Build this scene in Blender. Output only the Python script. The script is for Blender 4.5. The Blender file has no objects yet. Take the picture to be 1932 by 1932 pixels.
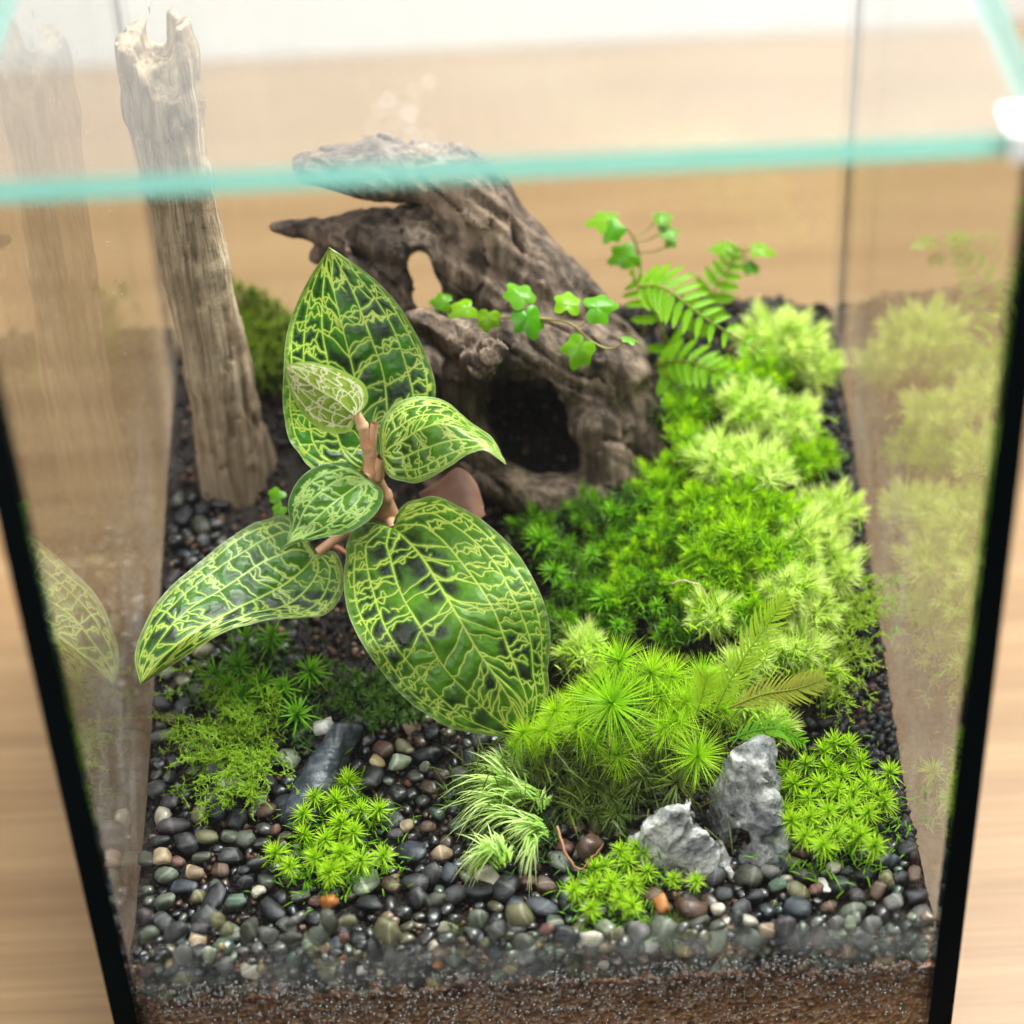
import bpy, math, random
import numpy as np
from mathutils import Vector, Matrix, Euler

# ------------------------------------------------------------------ scene, camera, world, lamps, exposure
# everything below is written in centimetres and stored in metres (CM)
CM = 0.01
scene = bpy.context.scene
COL = scene.collection
random.seed(7)
RNG = np.random.default_rng(7)

CAM_LOC = np.array([7.7236, -25.7576, 34.4995])
CAM_ROT = (0.9084294, 0.0401201, -0.0243103)
FOC = 2.16881                                   # focal length in sensor widths
FOCUS_POINT = np.array([6.0, 5.6, 7.6])
cam_data = bpy.data.cameras.new("camera")
cam = bpy.data.objects.new("camera", cam_data)
COL.objects.link(cam)
cam.location = CAM_LOC * CM
cam.rotation_euler = CAM_ROT
cam_data.sensor_width = 36.0
cam_data.lens = 36.0 * FOC
cam_data.clip_start = 0.01
cam_data.clip_end = 20.0
scene.camera = cam
CM_R = np.array(Euler(CAM_ROT).to_matrix())
cam_data.dof.use_dof = True
cam_data.dof.focus_distance = float(-(CM_R.T @ (FOCUS_POINT - CAM_LOC))[2]) * CM
cam_data.dof.aperture_fstop = 8.0

world = bpy.data.worlds.new("World")
scene.world = world
world.use_nodes = True
wbg = world.node_tree.nodes["Background"]
wbg.inputs[0].default_value = (1.0, 0.985, 0.96, 1)
wbg.inputs[1].default_value = 0.07


def area_lamp(name, loc, target, size, power, color=(1, 1, 1)):
    l = bpy.data.lights.new(name, "AREA")
    l.shape = "RECTANGLE"
    l.size, l.size_y = size[0] * CM, size[1] * CM
    l.energy = power
    l.color = color
    o = bpy.data.objects.new(name, l)
    COL.objects.link(o)
    o.location = Vector(loc) * CM
    d = Vector(target) * CM - o.location
    o.rotation_euler = d.to_track_quat("-Z", "Y").to_euler()
    return o


area_lamp("window_light", (38, 34, 70), (9, 8, 5), (44, 44), 27.0, (1.0, 0.985, 0.955))
area_lamp("ceiling_light", (4, -6, 100), (7.5, 9, 4), (80, 80), 8.0, (1.0, 0.99, 0.975))
area_lamp("front_fill", (-45, -60, 62), (7.5, 4, 6), (80, 60), 9.5, (1.0, 0.985, 0.96))  # unseen soft fill, added to brighten the tank's front

scene.view_settings.view_transform = "Standard"
scene.view_settings.look = "None"
scene.view_settings.exposure = 0.07
scene.view_settings.gamma = 1.0
scene.view_settings.use_curve_mapping = False
scene.render.engine = "CYCLES"
cy = scene.cycles
cy.use_denoising = True
cy.use_adaptive_sampling = True
cy.adaptive_threshold = 0.04
cy.max_bounces = 7
cy.diffuse_bounces = 2
cy.glossy_bounces = 3
cy.transmission_bounces = 4
cy.transparent_max_bounces = 32
cy.caustics_reflective = False
cy.caustics_refractive = False
cy.sample_clamp_indirect = 6.0

# ------------------------------------------------------------------ layout helpers
def P(u, v, x=None, y=None, z=None):
    """point (cm) on the sight line through photo position u,v (0..1932) at a given x, y or z"""
    d = CM_R @ np.array([(u - 966) / (FOC * 1932), -(v - 966) / (FOC * 1932), -1.0])
    i, val = (0, x) if x is not None else ((1, y) if y is not None else (2, z))
    return CAM_LOC + d * (val - CAM_LOC[i]) / d[i]


GY = np.array([-1, 0.3, 1.7, 4.2, 7.0, 10.4, 13.0, 15.6, 18])
GZ = np.array([4.35, 4.35, 4.3, 4.75, 5.6, 6.7, 7.5, 8.1, 8.4])


def gz(x, y):
    """height of the planted ground inside the tank"""
    x, y = np.asarray(x, float), np.asarray(y, float)
    base = np.interp(y, GY, GZ)
    base = base + 0.95 * np.exp(-((x - 12.0) / 1.5) ** 2) * np.clip((y - 5.2) / 2.5, 0, 1) * np.clip((15.6 - y) / 2.0, 0, 1)
    dip = 0.35 * np.clip((np.asarray(x) - 12.6) / 2.0, 0, 1) * np.clip((np.asarray(y) - 2) / 2, 0, 1)
    return base - dip


def G(u, v, lift=0.0):
    """ground point under photo position u,v"""
    z = 5.0
    for _ in range(14):
        p = P(u, v, z=z + lift)
        z = float(gz(p[0], p[1]))
    return P(u, v, z=z + lift)


def c0(cx, cy_): return (0.3531 * cx, 0.3531 * cy_ + 1249.8)           # crops used while reading the photo
def c1(cx, cy_): return (0.3531 * cx + 614.0, 0.3531 * cy_ + 1249.8)
def c2(cx, cy_): return (0.3531 * cx + 1249.8, 0.3531 * cy_ + 1249.8)
def cE(cx, cy_): return (0.3531 * cx + 614.0, 0.3531 * cy_ + 955.0)
def cA(cx, cy_): return (0.3531 * cx, 0.3531 * cy_ + 614.0)


# ------------------------------------------------------------------ numpy noise and implicit surfaces
def _hash(ix, iy, iz, seed):
    h = (ix * 374761393 + iy * 668265263 + iz * 2147483647 + seed * 1274126177) & 0xFFFFFFFF
    h = ((h ^ (h >> 13)) * 1274126177) & 0xFFFFFFFF
    h = ((h ^ (h >> 16)) * 2246822519) & 0xFFFFFFFF
    return ((h ^ (h >> 15)) & 0xFFFFFF) / float(0xFFFFFF) * 2 - 1


def vnoise(p, seed=0):
    f = np.floor(p)
    i = f.astype(np.int64)
    t = p - f
    t = t * t * t * (t * (t * 6 - 15) + 10)
    x, y, z = i[..., 0], i[..., 1], i[..., 2]
    r = 0
    for dx in (0, 1):
        wx = t[..., 0] if dx else 1 - t[..., 0]
        for dy in (0, 1):
            wy = t[..., 1] if dy else 1 - t[..., 1]
            for dz in (0, 1):
                wz = t[..., 2] if dz else 1 - t[..., 2]
                r = r + wx * wy * wz * _hash(x + dx, y + dy, z + dz, seed)
    return r


def fbm(p, oct=4, seed=0, gain=0.5):
    a, r, s = 1.0, 0, 0
    q = np.array(p, float)
    for k in range(oct):
        r = r + a * vnoise(q, seed + 17 * k)
        s += a
        a *= gain
        q = q * 2.03 + 11.3
    return r / s


def surface_nets(F, origin, h):
    nx, ny, nz = F.shape
    S = F < 0
    cnt = np.zeros((nx - 1, ny - 1, nz - 1))
    acc = np.zeros((nx - 1, ny - 1, nz - 1, 3))
    for ax in range(3):
        o1, o2 = [a for a in range(3) if a != ax]
        for a in (0, 1):
            for b in (0, 1):
                s0 = [slice(0, n - 1) for n in F.shape]
                s0[o1] = slice(a, F.shape[o1] - 1 + a)
                s0[o2] = slice(b, F.shape[o2] - 1 + b)
                s1 = list(s0)
                s1[ax] = slice(1, F.shape[ax])
                f0, f1 = F[tuple(s0)], F[tuple(s1)]
                m = (f0 < 0) != (f1 < 0)
                t = np.where(m, f0 / np.where(m, f0 - f1, 1), 0)
                cnt += m
                acc[..., ax] += np.where(m, t, 0)
                acc[..., o1] += m * a
                acc[..., o2] += m * b
    act = cnt > 0
    idx = -np.ones(act.shape, np.int64)
    idx[act] = np.arange(act.sum())
    ijk = np.argwhere(act)
    V = (ijk + acc[act] / cnt[act][:, None]) * h + origin
    Q = []
    for ax in range(3):
        o1, o2 = (ax + 1) % 3, (ax + 2) % 3
        s0 = [slice(0, n) for n in F.shape]
        s0[ax] = slice(0, F.shape[ax] - 1)
        s1 = list(s0)
        s1[ax] = slice(1, F.shape[ax])
        m = S[tuple(s0)] != S[tuple(s1)]
        e = np.argwhere(m)
        ok = (e[:, o1] > 0) & (e[:, o2] > 0) & (e[:, o1] < F.shape[o1] - 1) & (e[:, o2] < F.shape[o2] - 1)
        e = e[ok]
        sg = S[tuple(s0)][tuple(e.T)]
        c = []
        for da, db in ((1, 1), (0, 1), (0, 0), (1, 0)):
            g = e.copy()
            g[:, o1] -= da
            g[:, o2] -= db
            c.append(idx[tuple(g.T)])
        q = np.stack(c, 1)
        q[~sg] = q[~sg][:, ::-1]
        Q.append(q)
    return V, np.concatenate(Q)


def grid_points(lo, hi, h):
    ax = [np.arange(lo[k], hi[k] + h, h) for k in range(3)]
    return np.stack(np.meshgrid(*ax, indexing="ij"), -1)


def near(F, p, fn, width=.75):
    """add a displacement only where it can move the surface"""
    m = np.abs(F) < width
    F = F.copy()
    F[m] += fn(p[m])
    return F


def sd_cap(p, a, b, ra, rb, sq=None):
    a, b = np.array(a, float), np.array(b, float)
    pa, ba = p - a, b - a
    t = np.clip((pa @ ba) / max(ba @ ba, 1e-9), 0, 1)
    d = pa - t[..., None] * ba
    if sq is not None:
        d = d / np.array(sq)
    return np.sqrt((d * d).sum(-1)) - (ra + (rb - ra) * t)


def sd_ell(p, c, r):
    q = (p - np.array(c)) / np.array(r)
    return (np.sqrt((q * q).sum(-1)) - 1) * min(r)


def smin(a, b, k):
    h = np.clip(0.5 + 0.5 * (b - a) / k, 0, 1)
    return b + (a - b) * h - k * h * (1 - h)


def smax(a, b, k): return -smin(-a, -b, k)


# ------------------------------------------------------------------ object helpers
def new_mesh(name, V, F, mats=(), smooth=True, cols=None, midx=None):
    me = bpy.data.meshes.new(name)
    V = np.asarray(V, float) * CM
    if isinstance(F, np.ndarray):
        n, k = F.shape
        me.vertices.add(len(V))
        me.vertices.foreach_set("co", V.astype(np.float32).ravel())
        me.loops.add(n * k)
        me.loops.foreach_set("vertex_index", F.astype(np.int32).ravel())
        me.polygons.add(n)
        me.polygons.foreach_set("loop_start", np.arange(0, n * k, k, dtype=np.int32))
        me.update(calc_edges=True)
    else:
        me.from_pydata(V.tolist(), [], F)
    if smooth:
        me.polygons.foreach_set("use_smooth", np.ones(len(me.polygons), bool))
    if cols is not None:
        at = me.color_attributes.new("col", "FLOAT_COLOR", "POINT")
        c = np.ones((len(V), 4), np.float32)
        c[:, :3] = cols
        at.data.foreach_set("color", c.ravel())
    for m in mats:
        me.materials.append(m)
    if midx is not None:
        me.polygons.foreach_set("material_index", np.asarray(midx, np.int32))
    me.validate()
    return me


def obj(name, me, parent=None, loc=(0, 0, 0), rot=(0, 0, 0), sc=None, mat=None):
    o = bpy.data.objects.new(name, me)
    COL.objects.link(o)
    if parent is not None:
        o.parent = parent
        loc = np.array(loc) - np.array(parent["_o"])
    o.location = np.array(loc, float) * CM
    o.rotation_euler = rot
    if sc is not None:
        o.scale = sc
    if mat is not None:
        o.material_slots[0].link = "OBJECT"
        o.material_slots[0].material = mat
    return o


ROOTS = []


def thing(name, label, cat, loc, group=None):
    o = bpy.data.objects.new(name, None)
    COL.objects.link(o)
    o.empty_display_size = 0.005
    o.location = np.array(loc, float) * CM
    o["_o"] = [float(a) for a in loc]
    ROOTS.append(o)
    return tag(o, label, cat, group)


def tag(o, label=None, cat=None, group=None, kind=None):
    if label: o["label"] = label
    if cat: o["category"] = cat
    if group: o["group"] = group
    if kind: o["kind"] = kind
    return o


def rel(V, parent):
    return np.asarray(V, float) - np.array(parent["_o"])


def mesh_part(name, V, F, mat, parent, smooth=True, cols=None):
    """mesh given in tank coordinates, origin moved to the parent"""
    me = new_mesh(name, rel(V, parent), F, [mat], smooth, cols)
    o = bpy.data.objects.new(name, me)
    COL.objects.link(o)
    o.parent = parent
    return o


def box_geo(lo, hi, bev=0.0):
    x0, y0, z0 = lo
    x1, y1, z1 = hi
    if bev <= 0:
        V = [(x0, y0, z0), (x1, y0, z0), (x1, y1, z0), (x0, y1, z0), (x0, y0, z1), (x1, y0, z1), (x1, y1, z1), (x0, y1, z1)]
        F = [(0, 3, 2, 1), (4, 5, 6, 7), (0, 1, 5, 4), (1, 2, 6, 5), (2, 3, 7, 6), (3, 0, 4, 7)]
        return V, F
    V, F = [], []
    b = bev
    for cx, sx in ((x0, 1), (x1, -1)):
        for cy_, sy in ((y0, 1), (y1, -1)):
            for cz, sz in ((z0, 1), (z1, -1)):
                V += [(cx, cy_ + sy * b, cz + sz * b), (cx + sx * b, cy_, cz + sz * b), (cx + sx * b, cy_ + sy * b, cz)]
    import bmesh
    bm = bmesh.new()
    for v in V: bm.verts.new(v)
    bmesh.ops.convex_hull(bm, input=bm.verts)
    bm.verts.index_update()
    V2 = [tuple(v.co) for v in bm.verts]
    F2 = [tuple(v.index for v in f.verts) for f in bm.faces]
    bm.free()
    return V2, F2


def box_part(name, lo, hi, mat, parent, bev=0.0):
    V, F = box_geo(lo, hi, bev)
    return mesh_part(name, V, F, mat, parent, smooth=False)


def tube_geo(pts, radii, n=8):
    pts = np.asarray(pts, float)
    radii = np.broadcast_to(np.asarray(radii, float), (len(pts),))
    T = np.gradient(pts, axis=0)
    T /= np.linalg.norm(T, axis=1)[:, None] + 1e-9
    up = np.array([0.31, 0.22, 0.92])
    A = np.cross(T, up)
    A /= np.linalg.norm(A, axis=1)[:, None] + 1e-9
    B = np.cross(T, A)
    th = np.linspace(0, 2 * np.pi, n, endpoint=False)
    V = pts[:, None] + radii[:, None, None] * (np.cos(th)[None, :, None] * A[:, None] + np.sin(th)[None, :, None] * B[:, None])
    m = len(pts)
    i, j = np.meshgrid(np.arange(m - 1), np.arange(n), indexing="ij")
    F = np.stack([i * n + j, i * n + (j + 1) % n, (i + 1) * n + (j + 1) % n, (i + 1) * n + j], -1).reshape(-1, 4)
    return V.reshape(-1, 3), F


def smooth_path(pts, n=24):
    pts = np.asarray(pts, float)
    m = len(pts)
    t = np.linspace(0, m - 1, n)
    Q = np.vstack([2 * pts[0] - pts[1], pts, 2 * pts[-1] - pts[-2]])
    out = []
    for s in t:
        k = min(int(s), m - 2)
        f = s - k
        a, b, c, d = Q[k], Q[k + 1], Q[k + 2], Q[k + 3]
        out.append(0.5 * (2 * b + (c - a) * f + (2 * a - 5 * b + 4 * c - d) * f * f + (3 * b - a - 3 * c + d) * f ** 3))
    return np.array(out)


def join_geo(parts):
    Vs, Fs, n = [], [], 0
    for V, F in parts:
        Vs.append(np.asarray(V, float))
        Fs.append(np.asarray(F) + n)
        n += len(V)
    return np.concatenate(Vs), np.concatenate(Fs)


def ico(sub=2):
    import bmesh
    bm = bmesh.new()
    bmesh.ops.create_icosphere(bm, subdivisions=sub, radius=1.0)
    V = np.array([v.co[:] for v in bm.verts])
    F = np.array([[v.index for v in f.verts] for f in bm.faces])
    bm.free()
    return V, F


# ------------------------------------------------------------------ node material helpers
class NT:
    def __init__(self, name):
        self.m = bpy.data.materials.new(name)
        self.m.use_nodes = True
        self.t = self.m.node_tree
        self.t.nodes.clear()
        self.out = self.n("ShaderNodeOutputMaterial")

    def n(self, kind, **kw):
        o = self.t.nodes.new(kind)
        for k, v in kw.items():
            setattr(o, k, v)
        return o

    def l(self, a, b):
        self.t.links.new(a, b)

    def set(self, sock, v):
        if isinstance(v, bpy.types.NodeSocket):
            self.l(v, sock)
        elif isinstance(v, (tuple, list)) and len(v) == 3 and sock.type == "RGBA":
            sock.default_value = (*v, 1)
        else:
            sock.default_value = v

    def coord(self, scale=(1, 1, 1), rot=(0, 0, 0), which="Object"):
        tc = self.n("ShaderNodeTexCoord")
        mp = self.n("ShaderNodeMapping")
        self.l(tc.outputs[which], mp.inputs["Vector"])
        mp.inputs["Rotation"].default_value = rot
        mp.inputs["Scale"].default_value = tuple(s / CM for s in scale)
        return mp.outputs["Vector"]

    def noise(self, vec, scale=1.0, detail=4, rough=0.55, dist=0.0):
        o = self.n("ShaderNodeTexNoise")
        self.l(vec, o.inputs["Vector"])
        o.inputs["Scale"].default_value = scale
        o.inputs["Detail"].default_value = detail
        o.inputs["Roughness"].default_value = rough
        o.inputs["Distortion"].default_value = dist
        return o.outputs["Fac"]

    def voro(self, vec, scale=1.0, feature="F1", out="Distance", rnd=1.0):
        o = self.n("ShaderNodeTexVoronoi", feature=feature)
        self.l(vec, o.inputs["Vector"])
        o.inputs["Scale"].default_value = scale
        o.inputs["Randomness"].default_value = rnd
        return o.outputs[out]

    def ramp(self, fac, stops, interp="LINEAR"):
        o = self.n("ShaderNodeValToRGB")
        o.color_ramp.interpolation = interp
        e = o.color_ramp.elements
        while len(e) < len(stops):
            e.new(0.5)
        for el, (p, c) in zip(e, stops):
            el.position = p
            el.color = (*c, 1) if len(c) == 3 else c
        self.l(fac, o.inputs[0])
        return o.outputs[0]

    def mix(self, fac, a, b, mode="MIX"):
        o = self.n("ShaderNodeMix", data_type="RGBA", blend_type=mode)
        self.set(o.inputs[0], fac)
        self.set(o.inputs[6], a)
        self.set(o.inputs[7], b)
        return o.outputs[2]

    def math(self, op, a, b=0.0, c=0.0, clamp=False):
        o = self.n("ShaderNodeMath", operation=op, use_clamp=clamp)
        self.set(o.inputs[0], a)
        self.set(o.inputs[1], b)
        self.set(o.inputs[2], c)
        return o.outputs[0]

    def maprange(self, v, a, b, c=0.0, d=1.0):
        o = self.n("ShaderNodeMapRange")
        self.l(v, o.inputs[0])
        for k, x in zip((1, 2, 3, 4), (a, b, c, d)):
            o.inputs[k].default_value = x
        return o.outputs[0]

    def bump(self, h, strength=0.3, dist=0.02, normal=None):
        o = self.n("ShaderNodeBump")
        self.l(h, o.inputs["Height"])
        o.inputs["Strength"].default_value = strength
        o.inputs["Distance"].default_value = dist * CM
        if normal is not None:
            self.l(normal, o.inputs["Normal"])
        return o.outputs[0]

    def bsdf(self, color, rough=0.5, normal=None, spec=0.5, **kw):
        o = self.n("ShaderNodeBsdfPrincipled")
        self.set(o.inputs["Base Color"], color)
        self.set(o.inputs["Roughness"], rough)
        self.set(o.inputs["Specular IOR Level"], spec)
        if normal is not None:
            self.l(normal, o.inputs["Normal"])
        for k, v in kw.items():
            self.set(o.inputs[k], v)
        return o.outputs[0]

    def mixs(self, fac, a, b):
        o = self.n("ShaderNodeMixShader")
        self.set(o.inputs[0], fac)
        self.l(a, o.inputs[1])
        self.l(b, o.inputs[2])
        return o.outputs[0]

    def done(self, sh):
        self.l(sh, self.out.inputs["Surface"])
        return self.m


def simple(name, color, rough=0.5, spec=0.5, **kw):
    t = NT(name)
    return t.done(t.bsdf(color, rough, spec=spec, **kw))


def glass_mat(name, tint=(1, 1, 1), haze=0.0):
    """clear pane: Fresnel reflection over straight transmission, with an optional white film standing in for a milky reflection"""
    t = NT(name)
    geo = t.n("ShaderNodeNewGeometry")
    dot = t.n("ShaderNodeVectorMath", operation="DOT_PRODUCT")
    t.l(geo.outputs["Normal"], dot.inputs[0])
    t.l(geo.outputs["Incoming"], dot.inputs[1])
    c = t.math("ABSOLUTE", dot.outputs["Value"])
    k = t.math("POWER", t.math("SUBTRACT", 1.0, c, clamp=True), 5.0)
    fr = t.math("ADD", t.math("MULTIPLY", k, 0.96), 0.04, clamp=True)
    tr = t.n("ShaderNodeBsdfTransparent")
    tr.inputs[0].default_value = (*tint, 1)
    gl = t.n("ShaderNodeBsdfGlossy")
    gl.inputs["Roughness"].default_value = 0.0
    sh = t.mixs(fr, tr.outputs[0], gl.outputs[0])
    if haze > 0:
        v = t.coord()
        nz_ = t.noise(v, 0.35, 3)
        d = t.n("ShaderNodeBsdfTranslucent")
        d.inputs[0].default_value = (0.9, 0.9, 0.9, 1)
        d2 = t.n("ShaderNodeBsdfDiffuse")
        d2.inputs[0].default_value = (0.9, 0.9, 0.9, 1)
        f = t.maprange(nz_, 0.3, 0.75, haze * 0.5, haze)
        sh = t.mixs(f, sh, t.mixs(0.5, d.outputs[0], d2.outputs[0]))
    return t.done(sh)


def foliage(name, base, tip, alt, transl=0.35, rough=0.45, hue=0.5, spec=0.22):
    """needles and small leaves: colour runs from base to tip (attribute r), varies per needle (g) and per sprig"""
    t = NT(name)
    at = t.n("ShaderNodeAttribute", attribute_name="col")
    sep = t.n("ShaderNodeSeparateColor")
    t.l(at.outputs["Color"], sep.inputs[0])
    oi = t.n("ShaderNodeObjectInfo")
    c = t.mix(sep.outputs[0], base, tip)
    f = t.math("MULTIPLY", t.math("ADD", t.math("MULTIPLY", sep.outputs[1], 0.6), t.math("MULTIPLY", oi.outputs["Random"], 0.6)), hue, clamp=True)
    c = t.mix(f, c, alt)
    b = t.bsdf(c, rough, spec=spec)
    tr = t.n("ShaderNodeBsdfTranslucent")
    t.l(c, tr.inputs[0])
    return t.done(t.mixs(transl, b, tr.outputs[0]))


# ------------------------------------------------------------------ needles
def ribbons(b, d, c, L, w, K=3, up=(0, 0, 1), pw=0.75, t0=0.0):
    """tapered curved blades; returns verts, faces (quads; last one folded to the tip), colours (t, rnd, 0)"""
    b, d, c = (np.atleast_2d(np.asarray(a, float)) for a in (b, d, c))
    N = len(d)
    b = np.broadcast_to(b, (N, 3))
    c = np.broadcast_to(c, (N, 3))
    L = np.broadcast_to(np.asarray(L, float), (N,))
    w = np.broadcast_to(np.asarray(w, float), (N,))
    d = d / (np.linalg.norm(d, axis=1)[:, None] + 1e-9)
    s = np.cross(d, np.broadcast_to(np.asarray(up, float), (N, 3)))
    bad = np.linalg.norm(s, axis=1) < 0.15
    s[bad] = np.cross(d[bad], np.array([0.8, 0.6, 0]))
    s /= np.linalg.norm(s, axis=1)[:, None] + 1e-9
    ts = np.linspace(0, 1, K + 1)
    prof = np.minimum(1.0, 0.55 + 1.8 * ts) * (1 - ts) ** pw
    prof[-1] = 0.06
    V = np.zeros((N, 2 * (K + 1), 3))
    C = np.zeros((N, 2 * (K + 1), 3))
    rnd = RNG.random(N)
    for k, t in enumerate(ts):
        p = b + d * (L * t)[:, None] + c * (L * t * t)[:, None]
        V[:, 2 * k] = p - s * (w * prof[k] * 0.5)[:, None]
        V[:, 2 * k + 1] = p + s * (w * prof[k] * 0.5)[:, None]
        C[:, 2 * k:2 * k + 2, 0] = t0 + (1 - t0) * t
    C[:, :, 1] = rnd[:, None]
    k = np.arange(K)
    f = np.stack([2 * k, 2 * k + 1, 2 * k + 3, 2 * k + 2], 1)
    F = (f[None] + (np.arange(N) * 2 * (K + 1))[:, None, None]).reshape(-1, 4)
    return V.reshape(-1, 3), F, C.reshape(-1, 3)


def cat_rib(parts):
    Vs, Fs, Cs, n = [], [], [], 0
    for V, F, C in parts:
        Vs.append(V); Fs.append(F + n); Cs.append(C)
        n += len(V)
    return np.concatenate(Vs), np.concatenate(Fs), np.concatenate(Cs)


def rosette_geo(n=46, L=0.34, w=0.045, lo=-10, hi=85, droop=0.25, stem=0.35, seed=0, K=3):
    """a star of narrow leaves on top of a short leafy stem; unit: cm, centre at the origin"""
    r = np.random.default_rng(seed)
    k = np.arange(n)
    az = k * 2.39996 + r.normal(0, 0.25, n)
    f = (k + 0.5) / n
    el = np.radians(hi + (lo - hi) * f ** 0.8 + r.normal(0, 6, n))
    d = np.stack([np.cos(az) * np.cos(el), np.sin(az) * np.cos(el), np.sin(el)], 1)
    ln = L * (0.55 + 0.45 * f ** 0.5) * r.uniform(0.8, 1.15, n)
    c = np.stack([r.normal(0, .06, n), r.normal(0, .06, n), -droop * f * r.uniform(.5, 1.3, n)], 1)
    b = np.zeros((n, 3)); b[:, 2] = -0.08 * f
    parts = [ribbons(b, d, c, ln, w, K)]
    if stem > 0:
        m = max(10, n // 2)
        az = r.uniform(0, 6.28, m)
        el = np.radians(r.uniform(-5, 40, m))
        d = np.stack([np.cos(az) * np.cos(el), np.sin(az) * np.cos(el), np.sin(el)], 1)
        b = np.zeros((m, 3)); b[:, 2] = -stem * r.uniform(0.15, 1, m)
        V, F, C = ribbons(b, d, np.array([[0, 0, -droop]]), L * r.uniform(.5, .85, m), w * .9, K)
        C[:, 0] *= 0.25
        parts.append((V, F, C))
        V, F = tube_geo([(0, 0, -stem), (0, 0, -stem * .5), (0, 0, -0.02)], 0.022, 5)
        parts.append((V, F, np.zeros((len(V), 3))))
    return cat_rib(parts)


def tuft_geo(n=40, L=0.8, w=0.045, lean=(0, 0, 1), spread=0.35, curl=0.5, curl_dir=(0, 0, -1), seed=0, root=0.12, K=5):
    """a swept tuft: blades leave together in direction lean and curl over"""
    r = np.random.default_rng(seed)
    lean = np.array(lean, float); lean /= np.linalg.norm(lean)
    d = lean + r.normal(0, spread, (n, 3))
    c = np.array(curl_dir, float) * curl * r.uniform(.4, 1.3, n)[:, None] + r.normal(0, .08, (n, 3))
    b = r.normal(0, root, (n, 3)) - lean * r.uniform(0, .3, n)[:, None] * L * .6
    return ribbons(b, d, c, L * r.uniform(.6, 1.1, n), w, K)


#=============================================================== SETTING
def mat_table():
    t = NT("oak table")
    v = t.coord((0.035, 0.9, 0.5))
    n1 = t.noise(v, 1.0, 6, 0.6, 0.6)
    v2 = t.coord((0.12, 5.0, 3.0))
    n2 = t.noise(v2, 1.0, 4, 0.6)
    v3 = t.coord((0.02, 0.05, 0.05))
    n3 = t.noise(v3, 1.0, 2)
    c = t.ramp(n1, [(0.28, (0.140, 0.078, 0.031)), (0.5, (0.195, 0.120, 0.053)), (0.72, (0.24, 0.158, 0.077))])
    c = t.mix(t.maprange(n2, 0.35, 0.75, 0, 0.6), c, (0.115, 0.062, 0.027))
    c = t.mix(t.maprange(n3, 0.3, 0.7, 0, 0.25), c, (0.21, 0.137, 0.072))
    bm_ = t.bump(n2, 0.15, 0.02)
    return t.done(t.bsdf(c, 0.42, bm_, spec=0.35))


M_TABLE = mat_table()
M_WALL = NT("white painted wall")
_v = M_WALL.coord((0.6, 0.6, 0.6))
_n = M_WALL.noise(_v, 1.0, 5)
M_WALL = M_WALL.done(M_WALL.bsdf(M_WALL.mix(_n, (0.62, 0.62, 0.62), (0.67, 0.67, 0.67)), 0.85, M_WALL.bump(_n, 0.1, 0.05), spec=0.2))

table = tag(obj("table", new_mesh("table", *box_geo((-70, -2.6, -3), (90, 44.9, 0.0), 0.15), [M_TABLE], False)), kind="structure")
wall = tag(obj("wall", new_mesh("wall", *box_geo((-90, 45.0, -6), (110, 47.0, 130)), [M_WALL], False)), kind="structure")

#=============================================================== TANK
TX, TY, TH = 15.0, 15.94, 20.0
M_GLASS = glass_mat("clear tank glass", (0.985, 0.995, 0.99))
M_LID = glass_mat("lid glass", (0.97, 0.99, 0.985), haze=0.04)  # white mixed into the lid to paint in its milky reflection
M_SEAL = NT("black corner seal")
_n = M_SEAL.noise(M_SEAL.coord((1, 1, .2)), 2.0, 3)
M_SEAL = M_SEAL.done(M_SEAL.bsdf(M_SEAL.mix(_n, (0.002, 0.003, 0.0035), (0.004, 0.006, 0.0065)), 0.5, M_SEAL.bump(_n, .1, .02), spec=0.02))
M_SEALG = NT("grey back seal")
_n = M_SEALG.noise(M_SEALG.coord((1, 1, .2)), 2.0, 3)
M_SEALG = M_SEALG.done(M_SEALG.bsdf(M_SEALG.mix(_n, (0.05, 0.055, 0.05), (0.12, 0.12, 0.11)), 0.35))


def mat_edge():
    t = NT("polished green glass edge")
    n1 = t.noise(t.coord((.4, 3, 3)), 1.0, 3)
    c = t.mix(n1, (0.26, 0.50, 0.455), (0.38, 0.60, 0.555))
    b = t.bsdf(c, 0.15, spec=0.6)
    tr = t.n("ShaderNodeBsdfTranslucent")
    t.l(c, tr.inputs[0])
    tp = t.n("ShaderNodeBsdfTransparent"); tp.inputs[0].default_value = (.75, .93, .89, 1)
    return t.done(t.mixs(0.55, t.mixs(0.6, b, tr.outputs[0]), tp.outputs[0]))


M_EDGE = mat_edge()
tank = thing("glass_terrarium", "open clear glass tank with black front corner seams standing on the wooden table", "terrarium", (7.5, 8, 0))
box_part("front_pane", (0.43, 0.0, 0.31), (14.57, 0.30, TH - .02), M_GLASS, tank)
box_part("back_pane", (0.11, TY - .3, 0.31), (14.89, TY, TH - .02), M_GLASS, tank)
for x0, x1 in ((0.0, 0.3), (14.7, 15.0)):
    box_part("side_pane", (x0, 0.33, 0.31), (x1, TY - .32, TH - .02), M_GLASS, tank)
box_part("base_pane", (0.0, 0.0, 0.0), (TX, TY, 0.30), M_GLASS, tank)
for x0, x1 in ((0.0, 0.42), (14.58, 15.0)):
    o = box_part("corner_seal", (x0, -0.005, 0.31), (x1, 0.325, TH - .02), M_SEAL, tank, 0.02)
for x0, x1 in ((0.0, 0.10), (14.90, 15.0)):
    box_part("corner_seal", (x0, TY - .3, 0.31), (x1, TY + .003, TH - .02), M_SEALG, tank, 0.01)
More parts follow.
